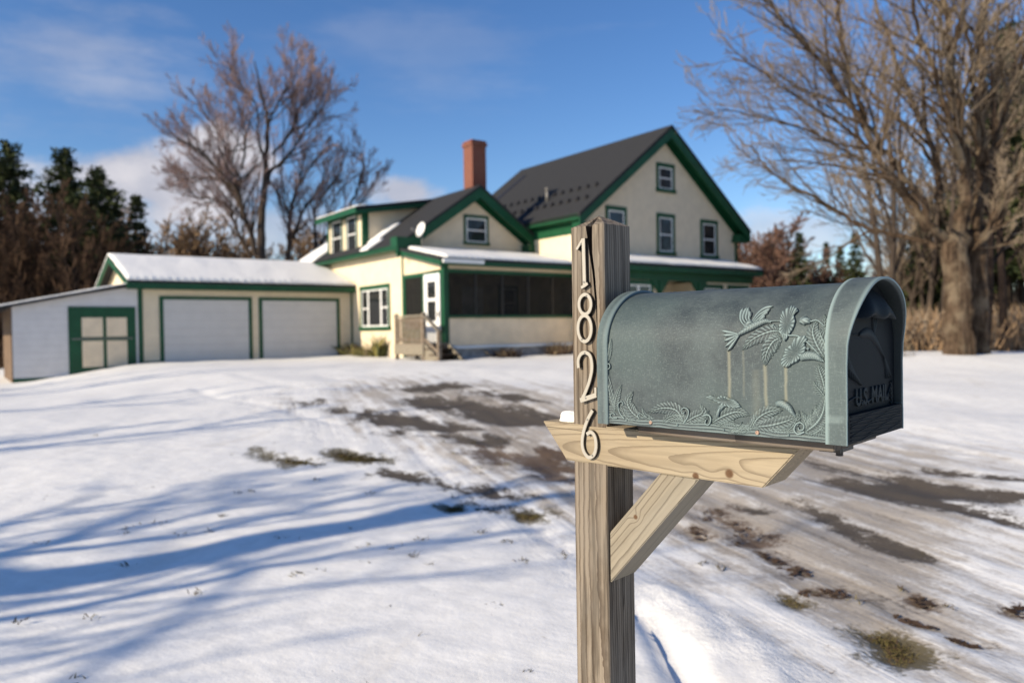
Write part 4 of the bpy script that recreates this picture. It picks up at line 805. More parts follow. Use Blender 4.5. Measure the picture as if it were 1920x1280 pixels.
# ------------------------------------------------------------------ lean-to shed
lean = thing('lean_to_shed', 'white lean-to shed with a wide green framed door on the garage end', 'shed', HL, HANG)
mb = MB(); mb.prism([(-3.42,-.9),(-.026,-.9),(-.026,2.46),(-3.42,1.80)], 'y', -.02, 4.6); mb.build('wall', M['white_siding'], lean)
mb = MB(); mb.prism([(-4.7,1.56),(-.028,2.57),(-.028,2.49),(-4.7,1.49)], 'y', -.22, 4.8); lr = mb.build('roof', M['shingle'], lean)
snow_sheet('roof_snow', lr, (-4.7,-.24,1.565), (4.66,0,1.007), (0,5.0,0), .055, 60, 14, .03, 0, 0, 51)
mb = MB(); mb.box(-3.45, -3.4225, -.021, 4.6, -.9, 1.74); mb.build('side_boards', M['side_board'], lean)
mb = MB(); fb(mb, 'v', -.02, -3.42, -2.0, -.62, -.36, 0, .02); mb.build('skirt_board', M['green'], lean)
mb = MB(); fb(mb, 'v', -.02, -1.98, -.10, -.50, 1.78, 0, .03); dd = mb.build('shed_door', M['green'], lean)
for a0, a1 in ((-1.62,-1.04),(-.94,-.36)):
    for z0, z1 in ((-.10,.72),(.84,1.44)):
        mb = MB(); fb(mb, 'v', -.05, a0, a1, z0, z1, 0, .012); mb.build('door_panel', M['cream_plain'], dd)
mb = MB(); fb(mb, 'v', -.05, -1.9, -.2, .765, .80, .01, .045); mb.build('latch_bar', M['steel'], dd)

# ------------------------------------------------------------------ porch steps
st = thing('porch_steps', 'weathered wooden landing and steps with railing at the side porch door', 'steps', HL, HANG)
s0, s1, sv0, sv1 = 6.50, 7.36, -7.0, -5.15
mb = MB(); mb.box(s0, s1-.03, sv0, sv1, .42, .50); mb.build('landing', M['deck_wood'], st)
mb = MB(); mb.box(s0-.03, s0, sv0, sv1, .14, .46); mb.box(s0, s1-.03, sv1, sv1+.03, .14, .46); mb.build('rim_board', M['brace_wood'], st)
for (a, b, h) in ((s0+.04,sv1-.06,1.42),(s0+.04,sv0+.05,1.42),(s0+.04,sv0-.82,.86),(s1-.1,sv1-.06,.42),(s1-.1,sv0+.05,.42)):
    mb = MB(); mb.box(a-.05, a+.05, b-.05, b+.05, -.25, h); mb.build('rail_post', M['deck_wood'], st)
mb = MB(); mb.box(s0-.04, s0+.11, sv0-.02, sv1+.02, 1.30, 1.35); mb.beam((s0+.04,sv0,1.32),(s0+.04,sv0-.85,.84), .12, .045); mb.build('handrail', M['brace_wood'], st)
mb = MB(); mb.box(s0+.02, s0+.06, sv0, sv1, 1.18, 1.26); mb.box(s0+.02, s0+.06, sv0, sv1, .56, .64)
mb.beam((s0+.04,sv0,.62),(s0+.04,sv0-.85,.18), .04, .08); mb.build('rail', M['deck_wood'], st)
for k in range(9):
    v = sv0+.18 + k*.195
    mb = MB(); mb.box(s0-.01, s0+.02, v-.055, v+.055, .52, 1.27); mb.build('baluster', M['deck_wood'], st)
mb = MB(); mb.prism([(sv0,.50),(sv0-.30,.33),(sv0-.60,.16),(sv0-.95,-.05),(sv0-.95,-.3),(sv0,-.1)], 'x', s0+.02, s0+.06); mb.prism([(sv0,.50),(sv0-.30,.33),(sv0-.60,.16),(sv0-.95,-.05),(sv0-.95,-.3),(sv0,-.1)], 'x', s1-.05, s1-.01); mb.build('stringer', M['brace_wood'], st)
for k in range(3):
    mb = MB(); z = .34-.17*k; mb.box(s0, s1+.1, sv0-.31-.3*k, sv0-.30*k, z-.04, z); mb.box(s0+.06, s1+.05, sv0-.03-.3*k, sv0-.30*k, z-.2, z-.04); mb.build('tread', M['leafdark'], st)

# ------------------------------------------------------------------ satellite dish on the porch roof
dish = thing('satellite_dish', 'small white satellite dish on a pole over the screened porch', 'satellite dish', tuple(hw(7.78,-4.75,3.55)), HANG)
mb = MB(); mb.tube([(0,0,-.05),(0,0,.45),(.02,.03,.62)], [.022,.022,.022], 8); mb.build('mast', M['steel'], dish)
mb = MB()
aim = Vector((-.95,-.15,.32)).normalized(); rx = aim.cross(Vector((0,0,1))).normalized(); ry = rx.cross(aim)
vs = []; fs = []; nr, ns = 6, 24
for side in (0, 1):
    for i in range(nr+1):
        r = i/nr
        for k in range(ns):
            t = 2*PI*k/ns; vs.append(Vector((0,0,.66)) + rx*(.21*r*math.cos(t)) + ry*(.26*r*math.sin(t)) + aim*(.07*r*r - (.012 if side else 0)))
for side in (0, 1):
    o = side*(nr+1)*ns
    for i in range(nr):
        for k in range(ns):
            a = o+i*ns+k; b = o+i*ns+(k+1) % ns
            f = (a, b, b+ns, a+ns); fs.append(f if not side else f[::-1])
a = nr*ns; b = (nr+1)*ns + nr*ns
for k in range(ns): fs.append((a+k, a+(k+1) % ns, b+(k+1) % ns, b+k))
mb.add(vs, fs, 0, True); mb.build('reflector', M['white'], dish)
mb = MB(); f = Vector((0,0,.66)); e = f + aim*.36 - ry*.12
mb.tube([f-ry*.28, e], [.012,.012], 6); mb.box(e.x-.03, e.x+.03, e.y-.03, e.y+.03, e.z-.03, e.z+.05); mb.build('feed_arm', M['steel'], dish)
# ------------------------------------------------------------------ mailbox post
MY = R(46.04); PY_ = R(44.0); S = .0905
POST_C = Vector((.1929, 1.6297, 0.0)); MO = Vector((.6028, 1.254, 1.1166))
mp_root = thing('mailbox_post', 'weathered square wooden mailbox post with a cross arm, a diagonal brace and house numbers', 'mailbox post', tuple(POST_C), PI/2+PY_)
POST_M = Matrix.Translation(POST_C) @ Matrix.Rotation(PI/2+PY_, 4, 'Z')
MAIL_M = Matrix.Translation(MO) @ Matrix.Rotation(PI/2+MY, 4, 'Z')
def put(o, root_m, world_m):
    o.matrix_basis = root_m.inverted() @ world_m; return o

def mk_post():
    h = S/2; ch = .0025
    zs_ = sorted(set([-.35] + list(np.arange(-.2, 1.5, .02)) + [1.505, 1.5175]))
    crack = [(1.02,.020,.020),(1.30,.0195,.0200),(1.335,.019,.022),(1.375,.021,.026),(1.42,.0245,.031),(1.455,.0305,.038),(1.49,.031,.043),(1.5175,.030,.047)]
    def cr(z):
        if z <= crack[0][0]: return (.02, .02)
        for (a, b, c), (a2, b2, c2) in zip(crack[:-1], crack[1:]):
            if a <= z <= a2:
                t = (z-a)/(a2-a); return (b+(b2-b)*t, c+(c2-c)*t)
        return crack[-1][1:]
    rings = []
    nf = 9
    for z in zs_:
        q0, q1 = cr(z); x0, x1 = q0-h, q1-h + .0003
        if z > 1.1: x0 += .0012*noise.noise((z*40,0,0)); x1 += .0015*noise.noise((z*30,5,0))
        dep = min(.034, .002 + (x1-x0)*3.2); xm = (x0+x1)/2 + .004*min(1, (x1-x0)/.01)
        pts = [(-h+ch, h)]
        for k in range(1, 4): pts.append((-h+ch+(x0+h-ch)*k/4, h))
        pts += [(x0, h), (xm-.0006, h-dep*.7), (xm, h-dep), (xm+.0006, h-dep*.7), (x1, h)]
        for k in range(1, 6): pts.append((x1+(h-ch-x1)*k/6, h))
        pts += [(h-ch, h), (h, h-ch)]
        for k in range(1, 6): pts.append((h, h-ch-(S-2*ch)*k/6))
        pts += [(h, -h+ch), (h-ch, -h)]
        for k in range(1, 6): pts.append((h-ch-(S-2*ch)*k/6, -h))
        pts += [(-h+ch, -h), (-h, -h+ch)]
        for k in range(1, 8): pts.append((-h, -h+ch+(S-2*ch)*k/8))
        pts.append((-h, h-ch))
        out = []
        for i, (x, y) in enumerate(pts):
            nrm = Vector((x, y)).normalized()
            g = .0008*noise.noise((x*160, y*160, z*2.2)) + .0004*noise.noise((x*420, y*420, z*5))
            # splintered near corner low on the post
            if abs(x+h) < .004 and y > h-.004: g -= .004*max(0, noise.noise((z*6, 3, 1)))*(1 if z < 1.0 else .3)
            out.append((x+nrm.x*g, y+nrm.y*g, z + (.0035*noise.noise((x*90, y*90, 2)) if z > 1.51 else 0)))
        rings.append(out)
    n = len(rings[0]); mb = MB(); vs = [p for r in rings for p in r]; fs = []; cf = []; nf0 = 4
    for j in range(len(rings)-1):
        for k in range(n):
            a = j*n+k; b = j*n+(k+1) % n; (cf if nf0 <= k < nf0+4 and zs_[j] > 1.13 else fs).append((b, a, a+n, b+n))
    # pyramid top, a ring part way then the apex
    last = (len(rings)-1)*n; mid = len(vs)
    for (x, y, z) in rings[-1]:
        vs.append((x*.5, y*.5 , z+.0125+.002*noise.noise((x*70,y*70,4)))); 
    apex = len(vs); vs.append((.001,.002,1.5425))
    for k in range(n):
        k2 = (k+1) % n
        fs.append((last+k2, last+k, mid+k, mid+k2)); fs.append((mid+k2, mid+k, apex))
    mb.add(vs, fs, 0, False)
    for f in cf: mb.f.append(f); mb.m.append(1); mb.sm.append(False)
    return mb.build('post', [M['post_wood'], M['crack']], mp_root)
mk_post()

# cross arm and brace sit in the mailbox frame (x to the rear, y to the near side)
yb = .0613
mb = MB(); n0 = 46
tl, tr, bl, br = (.688,-.0185), (.100,-.0185), (.620,-.0987), (.172,-.0997)
x0 = .40
vsb = []
prof = [(tr[0]-x0, tr[1]), (br[0]-x0, br[1]), (bl[0]-x0, bl[1]), (tl[0]-x0, tl[1])]
mb.prism(prof, 'y', -.089, 0.0)
beam_o = mb.build('cross_arm', M['beam_wood'], mp_root, bevel=.0022)
put(beam_o, POST_M, MAIL_M @ Matrix.Translation((x0, yb, 0)))
# brace: long axis as its own local x
p_lo = Vector((.5095, -.3416)); p_lo2 = Vector((.5092, -.2372)); p_hi = Vector((.2993, -.1000)); p_hi2 = Vector((.3858, -.1000))
cen = (p_lo+p_lo2+p_hi+p_hi2)/4
ang = math.atan2((p_lo-p_hi).y, (p_lo-p_hi).x)      # direction down the brace
ca, sa = math.cos(-ang), math.sin(-ang)
def rot2(p): d = p-cen; return (d.x*ca - d.y*sa, d.x*sa + d.y*ca)
mb = MB(); mb.prism([rot2(p) for p in (p_lo, p_lo2, p_hi2, p_hi)], 'y', -.089, 0)
brace_o = mb.build('brace', M['brace_wood'], mp_root, bevel=.0018)
put(brace_o, POST_M, MAIL_M @ Matrix.Translation((cen.x, yb-.0035, cen.y)) @ Matrix.Rotation(-ang, 4, 'Y'))

# house numbers on the near face
def strip(mb, pts, w, h0, h1, closed=False, mat_top=0, mat_side=1, taper=None):
    P = [np.array(p, float) for p in pts]; n = len(P); L = []; Rr = []
    for i in range(n):
        if closed: d = P[(i+1) % n]-P[i-1]
        else: d = P[min(i+1, n-1)]-P[max(i-1, 0)]
        d = d/np.linalg.norm(d); nn = np.array((-d[1], d[0])); ww = w*(taper(i/(n-1)) if taper else 1)/2
        L.append(P[i]+nn*ww); Rr.append(P[i]-nn*ww)
    bv = .0009
    def ring(i, hh, k): 
        c = (L[i]+Rr[i])/2; return c+(L[i]-c)*k, c+(Rr[i]-c)*k
    vs = []
    for i in range(n):
        for hh, k in ((h0, 1.0), (h1-bv, 1.0), (h1, .84)):
            a, b = ring(i, hh, k); vs.append((a[0], hh, a[1])); vs.append((b[0], hh, b[1]))
    ft = []; fsd = []
    rng = range(n if closed else n-1)
    for i in rng:
        a = i*6; b = ((i+1) % n)*6
        ft += [(a+4, b+4, b+5, a+5)]
        ft += [(a+2, b+2, b+4, a+4), (b+3, a+3, a+5, b+5)]
        fsd += [(a, b, b+2, a+2), (b+1, a+1, a+3, b+3)]
    if not closed:
        fsd += [(0,2,3,1), ((n-1)*6, (n-1)*6+1, (n-1)*6+3, (n-1)*6+2)]
        ft += [(2,4,5,3), ((n-1)*6+2,(n-1)*6+3,(n-1)*6+5,(n-1)*6+4)]
    o = mb.add(vs, ft, mat_top); k0 = len(mb.v) - len(vs)
    for f in fsd: mb.f.append(tuple(k0+i for i in f)); mb.m.append(mat_side); mb.sm.append(False)
def ell(cx, cz, rx, rz, n=36): return [(cx+rx*math.cos(2*PI*k/n), cz+rz*math.sin(2*PI*k/n)) for k in range(n)]
T4 = 1e-4
D2 = [[[654,12189],[657,12359],[570,12488],[433,12512],[316,12423],[285,12184],[361,11910],[484,11664],[583,11512]]]
D6 = [[284,11316],[429,11097],[541,10837],[582,10604],[537,10424],[408,10319],[266,10389],[204,10563],[230,10764],[333,10854],[452,10800]]
def sc(pts): return [(p[0]*T4-S/2, p[1]*T4) for p in pts]
digits = []
def digit(lab, parts, screws):
    mb = MB(); hb = S/2 + .0016; ht = S/2 + .0098
    for k, (pts, w, closed) in enumerate(parts):
        strip(mb, pts, w, S/2-.001, ht + k*.00025, closed)
    o = mb.build('number_digit', [M['alu'], M['black']], mp_root); o['label'] = lab
    for q, z in screws:
        m2 = MB(); x = q*T4-S/2; zz = z*T4
        vs = [(x+.0021*math.cos(2*PI*k/10), hy, zz+.0021*math.sin(2*PI*k/10)) for hy in (ht-.001, ht+.0009) for k in range(10)]
        m2.add(vs, [tuple(range(10,20))] + [(k, (k+1) % 10, 10+(k+1) % 10, 10+k) for k in range(10)], 0, False)
        m2.build('screw', M['steel'], o)
digit('pale metal digit 1', [(sc([[471,14907],[454,13908]]), .0092, False), (sc([[655,14690],[560,14800],[478,14900]]), .006, False), (sc([[540,13880],[450,13912],[362,13960]]), .0068, False)], [(530,14790),(460,13990)])
digit('pale metal digit 8', [(ell(450*T4-S/2, 1.3525, .0165, .0205), .0078, True), (ell(467*T4-S/2, 1.3020, .0182, .0272), .0080, True)], [(400,13700),(540,12790)])
digit('pale metal digit 2', [(catmull(sc(D2[0]), 5), .0080, False), (sc([[612,11500],[173,11640]]), .0105, False), (sc([[196,11600],[190,11795]]), .006, False)], [(470,12500),(455,11560)])
digit('pale metal digit 6', [(catmull(sc(D6), 5), .0082, False)], [(420,11110),(300,10370)])

# little heap of snow left on the cross arm
def heap(name, c, rx, ry, rz, seed, mat):
    mb = MB(); nu, nv = 20, 10; vs = []; fs = []
    for j in range(nv+1):
        ph = PI/2*j/nv
        for i in range(nu):
            th = 2*PI*i/nu; k = 1 + .22*noise.noise((math.cos(th)*1.3+seed, math.sin(th)*1.3, ph*1.5))
            vs.append((c[0]+rx*math.cos(th)*math.cos(ph)**.6*k, c[1]+ry*math.sin(th)*math.cos(ph)**.6*k, c[2]+rz*math.sin(ph)*k))
    for j in range(nv):
        for i in range(nu):
            a = j*nu+i; b = j*nu+(i+1) % nu; fs.append((a, b, b+nu, a+nu))
    fs.append(tuple(range(nu))[::-1]); mb.add(vs, fs, 0, True); return mb.build(name, mat)
lump = heap('snow_heap', (0,0,0), .040, .030, .021, 3, M['snow'])
lump.matrix_world = MAIL_M @ Matrix.Translation((.633, .014, -.0188))
tag(lump, 'small heap of snow lying on the left end of the wooden cross arm', 'snow heap')

# ------------------------------------------------------------------ mailbox
mbx = thing('mailbox', 'large green grey cast metal mailbox with raised hummingbird and flower decoration', 'mailbox', tuple(MO), PI/2+MY)
BW, BZ, BR = .127, .150, .1055
_f = np.linspace(0, PI/2, 400); _y = BW*np.cos(_f); _z = BZ+BR*np.sin(_f)
_arc = np.concatenate([[0], np.cumsum(np.hypot(np.diff(_y), np.diff(_z)))])
def surf(x, t, h=0.0):
    if t <= BZ: return (x, BW+h, t)
    f = float(np.interp(t-BZ, _arc, _f)); ny, nz = math.cos(f)/BW, math.sin(f)/BR
    L = math.hypot(ny, nz); return (x, BW*math.cos(f)+h*ny/L, BZ+BR*math.sin(f)+h*nz/L)
def profile(w, z0, rz, n=40, zb=0.0, lower=0.0):
    """outline near side bottom -> over the arch -> far side bottom"""
    pts = [(w+lower, zb), (w+lower, zb+.031), (w+lower, zb+.036)] if lower else [(w, zb), (w, zb+.031), (w, zb+.036)]
    pts += [(w, .041), (w, .047), (w, .08), (w, .12)]
    for k in range(n+1):
        f = PI*k/n; pts.append((w*math.cos(f), z0+rz*math.sin(f)))
    pts += [(-p[0], p[1]) for p in pts[6::-1]]
    return pts
def shell(mb, sections, close_ends=(True, True), attrs=None, avals=None, mat=0):
    """sections: list of (list of (x,y,z)), same length"""
    n = len(sections[0]); o = len(mb.v); vs = [p for s in sections for p in s]; fs = []
    for j in range(len(sections)-1):
        for k in range(n-1):
            a = j*n+k; fs.append((a, a+1, a+n+1, a+n))
    mb.add(vs, fs, mat, True)
    if close_ends[0]: mb.f.append(tuple(o+k for k in range(n))[::-1]); mb.m.append(mat); mb.sm.append(False)
    if close_ends[1]: mb.f.append(tuple(o+(len(sections)-1)*n+k for k in range(n))); mb.m.append(mat); mb.sm.append(False)
def sec(pr, x): return [(x if not callable(x) else x(z), y, z) for y, z in pr]

pb = profile(BW, BZ, BR, 64)
mb = MB(); shell(mb, [sec(pb, x) for x in np.linspace(.470, .016, 24)])
mb.box(.02, .468, -BW+.002, BW-.002, -.0008, .004)
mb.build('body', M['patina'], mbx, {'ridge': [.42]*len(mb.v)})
# front hood with a leaning visor arch
def visor(z): return -.0165*float(sstep(.13, .25, z))
ho = profile(.1335, .152, .1105, 64, -.001, .0008); hi_ = profile(.1270, .152, .1040, 64, .0455)
mb = MB(); av = []
def addsec(s_): pass
secs = [sec(profile(.1285,.152,.1065,64,-.001), .0345), sec(ho, .0330), sec(ho, .026), sec(ho, .012), sec(ho, lambda z: visor(z)*.6+.002), sec(profile(.1332,.152,.1102,64,-.001,.0008), lambda z: visor(z)+.0005),
        sec(profile(.1310,.152,.1085,64,-.001,.0008), visor), sec(profile(.1285,.152,.106,64,-.001,.0008), lambda z: visor(z)+.0006), sec(profile(.1272,.152,.1045,64,-.001,.0008), lambda z: visor(z)*.7+.003), sec(profile(.1265,.152,.1040,64,-.001,.0008), .0200)]
rv = [.55,.95,.52,.50,.52,.90,1.0,.5,.0,.0]  # inner hood sections darkened in colour for the shade inside
shell(mb, secs, (False, False)); av = [r for r, s_ in zip(rv, secs) for _ in s_]
# crease near the foot of the hood catches a paler rub
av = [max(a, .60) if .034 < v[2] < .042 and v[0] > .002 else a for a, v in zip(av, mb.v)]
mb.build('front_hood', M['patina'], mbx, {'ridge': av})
# rear flange
pr1 = profile(.1335, .150, .112, 64, -.0012); pr0 = profile(.1275, .150, .106, 64, -.0012)
secs = [sec(pr0, .4540), sec(pr1, .4545), sec(pr1, .466), sec(pr1, .4780), sec(profile(.131,.15,.11,64,-.0012), .4792)]
mb = MB(); shell(mb, secs, (False, True)); av = [r for r, s_ in zip((.5,.75,.5,.6,.5), secs) for _ in s_]
mb.build('rear_flange', M['patina'], mbx, {'ridge': av})
# door, recessed under the hood
mb = MB(); pd = profile(.1268, .152, .1043, 48, .0)
shell(mb, [sec(pd, .019), sec(pd, .0135)], (False, True))
mb.box(.0005, .0135, -.1262, .1262, .0, .0435)
mb.f[-1:] = mb.f[-1:]
for k in range(9):      # carved ripples on the flush bottom panel
    z = .004 + k*.0045; pts = [(.0003, y, z + .0012*math.sin(y*60+k*1.7) + .002*noise.noise((y*20, k, 0))) for y in np.linspace(-.12, .12, 40)]
    mb.tube(pts, [.0011]*40, 4, 0, True)
door = mb.build('door', M['shaded_patina'], mbx, {'ridge': [.6 if v[0] < .0016 and v[2] < .043 else .3 for v in mb.v]})
mb = MB(); nt, nr = 28, 10; vs = []; fs = []
for r in range(nr+1):
    for k in range(nt+1):
        t = -1+2*k/nt; q = r/nr
        zt = .199 + .047*(1-t*t)**.8; zl = .1965 - .004*math.cos(2.6*PI*t)
        y = .098*t*(1-.10*(1-q)); z = zt*(1-q)+zl*q
        vs.append((.0132 - .024*math.sin(q*PI/2)**.9*(1-t**6) + .0015*math.sin(t*9)*q, y, z))
for k in range(nt+1): vs.append((.0132, vs[nr*(nt+1)+k][1], vs[nr*(nt+1)+k][2]+.004))
for r in range(nr+1):
    for k in range(nt):
        a = r*(nt+1)+k; fs.append((a+1, a, a+nt+1, a+nt+2))
mb.add(vs, fs, 0, True)
hd = mb.build('door_pull', M['shaded_patina'], door, {'ridge': [.85 if i//(nt+1) == nr else .45 for i in range(len(mb.v))]})
def text_mesh(txt, size, extr):
    cu = bpy.data.curves.new('lettering', 'FONT'); cu.body = txt; cu.size = size; cu.extrude = extr; cu.bevel_depth = .0004; cu.space_character = 1.05; cu.offset = .0007
    o = bpy.data.objects.new('tmp', cu); COL.objects.link(o)
    dg = bpy.context.evaluated_depsgraph_get(); me = bpy.data.meshes.new_from_object(o.evaluated_get(dg))
    bpy.data.objects.remove(o); me.name = 'lettering'; return me
me = text_mesh('U.S. MAIL', .0375, .0016); me.materials.clear(); me.materials.append(M['shaded_patina'])
at = me.attributes.new('ridge', 'FLOAT', 'POINT'); at.data.foreach_set('value', [1.0]*len(me.vertices))
lo = bpy.data.objects.new('lettering', me); COL.objects.link(lo); lo.parent = door
xs_ = [v.co.x for v in me.vertices]; wtxt = max(xs_)-min(xs_)
TX0, TX1, TZ = TEXT_POS
lo.matrix_basis = Matrix(((0,0,-1,.0125),(-1,0,0,TX0),(0,1,0,TZ),(0,0,0,1))) @ Matrix.Diagonal(((TX0-TX1)/wtxt, 1, 1, 1))

# raised decoration
RELIEF = json.loads(RELIEF_JSON)
def sheet(mb, av, P, wid, hfun, m=8, base=-.0015):
    """P list of (x,t) along the middle, wid list of half widths (m)"""
    n = len(P); o0 = len(mb.v); vs = []; fs = []; W = 2*m+3
    for i in range(n):
        d = P[min(i+1, n-1)]-P[max(i-1, 0)]; L = np.linalg.norm(d); d = d/(L if L > 1e-9 else 1); nn = np.array((-d[1], d[0]))
        for j in range(-m-1, m+2):
            q = max(-1.0, min(1.0, j/m))
            p = P[i]+nn*wid[i]*q
            if abs(j) == m+1: h, r = base, .05
            else: h, r = hfun(i/(n-1), q)
            vs.append(surf(float(p[0]), float(max(.001, p[1])), h)); av.append(r)
    for i in range(n-1):
        for j in range(W-1):
            a = i*W+j; fs.append((a, a+1, a+W+1, a+W))
    for e in (0, n-1):
        pass
    mb.add(vs, fs, 0, True)
def leaf_shape(s, a=.55, b=.85):
    k = (a/(a+b))**a*(b/(a+b))**b
    return (s**a)*((1-s)**b)/k
cur = None
def flush():
    global cur
    if cur and cur[1].v: cur[1].build(cur[0], M['patina'], mbx, {'ridge': cur[2]})
    cur = None
for it in RELIEF:
    k = it[0]
    if k in ('group', 'screws'):
        flush()
        if k == 'group': cur = (it[1], MB(), [])
        else: cur = None
        continue
    if k == 'leaf':
        P = catmull([(a*1e-4, b*1e-4) for a, b in it[1]], 14); n = len(P); W = it[2]*1e-3*1.12; ser, nv = it[3], it[4]
        wid = []
        for i in range(n):
            s = i/(n-1); saw = (s*nv) % 1.0
            wid.append(max(.0003, W*leaf_shape(min(.999, max(.001, s)))*(1 + ser*(.5-saw))))
        H = .0018 + .00010*it[2]
        def hf(s, q, nv=nv, H=H):
            ph = s*nv*.95 - abs(q)*1.1
            rip = .5+.5*math.sin(2*PI*ph*1.35); mid = math.exp(-(q/.10)**2)
            env = (1-.45*q*q)*min(1, s*9+.35)*min(1, (1-s)*7+.25)
            dip = math.exp(-((abs(q)-.2)/.12)**2)
            return H*env + .0014*(rip-.5)*(1-mid) + .0014*mid - .0008*dip, .14+.62*rip*(1-mid)+.75*mid-.25*dip
        sheet(cur[1], cur[2], P, wid, hf)
        # midrib runs on as a stalk
    elif k == 'feather':
        P = catmull([(a*1e-4, b*1e-4) for a, b in it[1]], 10); n = len(P); W = it[2]*1e-3
        wid = [max(.0003, W*(.35+.65*min(1, i/(n-1)*1.5))*(1 if i < n-4 else max(.12, (n-1-i)/4))) for i in range(n)]
        sheet(cur[1], cur[2], P, wid, lambda s, q: (.0030 + .0014*(1-q*q) - .0012*math.exp(-((q-.5)/.16)**2), .35+.5*(1-abs(q))), 5)
    elif k == 'blob':
        P = catmull([(a*1e-4, b*1e-4) for a, b in it[1]], 8); n = len(P); ws = .82*np.interp(np.linspace(0, 1, n), np.linspace(0, 1, len(it[2])), it[2])*1e-3
        sheet(cur[1], cur[2], P, list(ws), lambda s, q: (.0028+.0042*math.sqrt(max(0, 1-q*q))*min(1, s*6+.2)*min(1, (1-s)*6+.2)+.0002*math.sin(s*90+abs(q)*7), .5+.12*math.sin(s*90+abs(q)*7)+.15*(1-q*q)), 7)
    elif k == 'stem':
        P = catmull([(a*1e-4, b*1e-4) for a, b in it[1]], 8); n = len(P); W = it[2]*1e-3
        sheet(cur[1], cur[2], P, [W*(.65+.35*(1-i/(n-1))) for i in range(n)], lambda s, q: (.0018+.0026*math.sqrt(max(0, 1-q*q)), .45+.45*(1-abs(q))), 4)
    elif k == 'flower':
        c = np.array(it[1])*1e-4; ol = [np.array(p)*1e-4 for p in it[2]]
        ring = catmull(ol+[ol[0]], 7)[:-1]; n = len(ring); nr = 8; vs = []; fs = []
        for r in range(nr+2):
            for i, p in enumerate(ring):
                q = min(1.0, r/nr); x = c+(p-c)*q
                rip = math.sin(i*2*PI/n*22)
                if r == nr+1: h, a_ = -.0015, .05
                else: h, a_ = .0022+.0034*q**1.4-.0012*(q > .95)+.0007*rip*q, .32+.35*q+.25*rip*q
                vs.append(surf(float(x[0]), float(x[1]), h)); cur[2].append(a_)
        for r in range(nr+1):
            for i in range(n):
                a_ = r*n+i; b_ = r*n+(i+1) % n; fs.append((a_, b_, b_+n, a_+n))
        cur[1].add(vs, fs, 0, True)
    elif k == 'screw':
        x, t = it[1][0]*1e-4, it[1][1]*1e-4; r = it[2]*.00048*2; mb = MB(); vs = []; N_ = 14
        prof_ = [(1.0,.0010),(1.0,.0038),(.8,.0046),(.42,.0046),(.30,.0030),(0.02,.0030)]
        for rr, h in prof_:
            for i in range(N_): vs.append(surf(x+r*rr*math.cos(2*PI*i/N_), t+r*rr*math.sin(2*PI*i/N_), h))
        fs = [(j*N_+i, j*N_+(i+1) % N_, (j+1)*N_+(i+1) % N_, (j+1)*N_+i) for j in range(len(prof_)-1) for i in range(N_)]
        mb.add(vs, fs, 0, True); big = it[2] > 3
        mb.build('screw', M['copper'] if big else M['patina'], mbx, None if big else {'ridge': [.7]*len(vs)})
flush()
# carved band along the foot, climbing at both ends
mb = MB(); av = []; nx, nt_ = 150, 16; vs = []; fs = []
for i in range(nx+1):
    x = .0345 + (.4535-.0345)*i/nx
    top = .017 + .005*noise.noise((x*28, 0, 1)) + .010*math.exp(-((x-.04)/.02)**2) + .016*math.exp(-((x-.452)/.012)**2)
    for j in range(nt_+2):
        q = min(1.0, j/nt_); t = .0012 + top*q
        ph = t*1150 + 2.6*noise.noise((x*26, t*60, 4)) + 1.2*math.sin(x*70)
        rip = .5+.5*math.sin(ph)
        if j == nt_+1: h, r = -.001, .05
        else: h, r = .0013*(1-.35*q)+.0011*rip, .22+.5*rip
        vs.append(surf(x, t, h)); av.append(r)
for i in range(nx):
    for j in range(nt_+1):
        a = i*(nt_+2)+j; fs.append((a+1, a, a+nt_+2, a+nt_+3))
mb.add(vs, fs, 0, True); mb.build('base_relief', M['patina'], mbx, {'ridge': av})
# faint relief on the shaded door: bird and sprigs
def door_leaf(mb, av, pts, W):
    P = catmull(pts, 8); n = len(P); vs = []; fs = []; m = 3
    for i in range(n):
        d = P[min(i+1, n-1)]-P[max(i-1, 0)]; d = d/np.linalg.norm(d); nn = np.array((-d[1], d[0])); w = W*leaf_shape(min(.99, max(.01, i/(n-1))))
        for j in range(-m, m+1):
            q = j/m; p = P[i]+nn*w*q; vs.append((.0136-.0032*(1-q*q), float(p[0]), float(p[1]))); av.append(.55+.4*(1-abs(q)))
    for i in range(n-1):
        for j in range(2*m):
            a = i*(2*m+1)+j; fs.append((a, a+1, a+2*m+2, a+2*m+1))
    mb.add(vs, fs, 0, True)
mb = MB(); av = []
door_leaf(mb, av, [(.045,.168),(.0,.170),(-.035,.155),(-.07,.128)], .010)
for dx in (0,.010,.02): door_leaf(mb, av, [(-.02,.165),(-.02-dx*.6,.185),(-.016-dx,.205-dx*.3)], .0045)
for dx in (-.012,0,.012): door_leaf(mb, av, [(-.07,.128),(-.085+dx*.3,.11),(-.094+dx,.09)], .004)
door_leaf(mb, av, [(.09,.169),(.065,.169),(.045,.168)], .0014)
mb.build('hummingbird_relief', M['shaded_patina'], door, {'ridge': av})
mb = MB(); av = []
for k in range(6): door_leaf(mb, av, [(.10,.14-.004*k),(.09-.006*k,.125-.005*k),(.088-.010*k,.100-.003*k)], .004)
for k in range(5): door_leaf(mb, av, [(-.110,.07-.008*k),(-.106,.078-.008*k),(-.099,.083-.009*k)], .003)
door_leaf(mb, av, [(.11,.062),(.06,.068),(.02,.057),(-.03,.063),(-.08,.060),(-.108,.085)], .0022)
mb.build('leaf_relief', M['shaded_patina'], door, {'ridge': av})
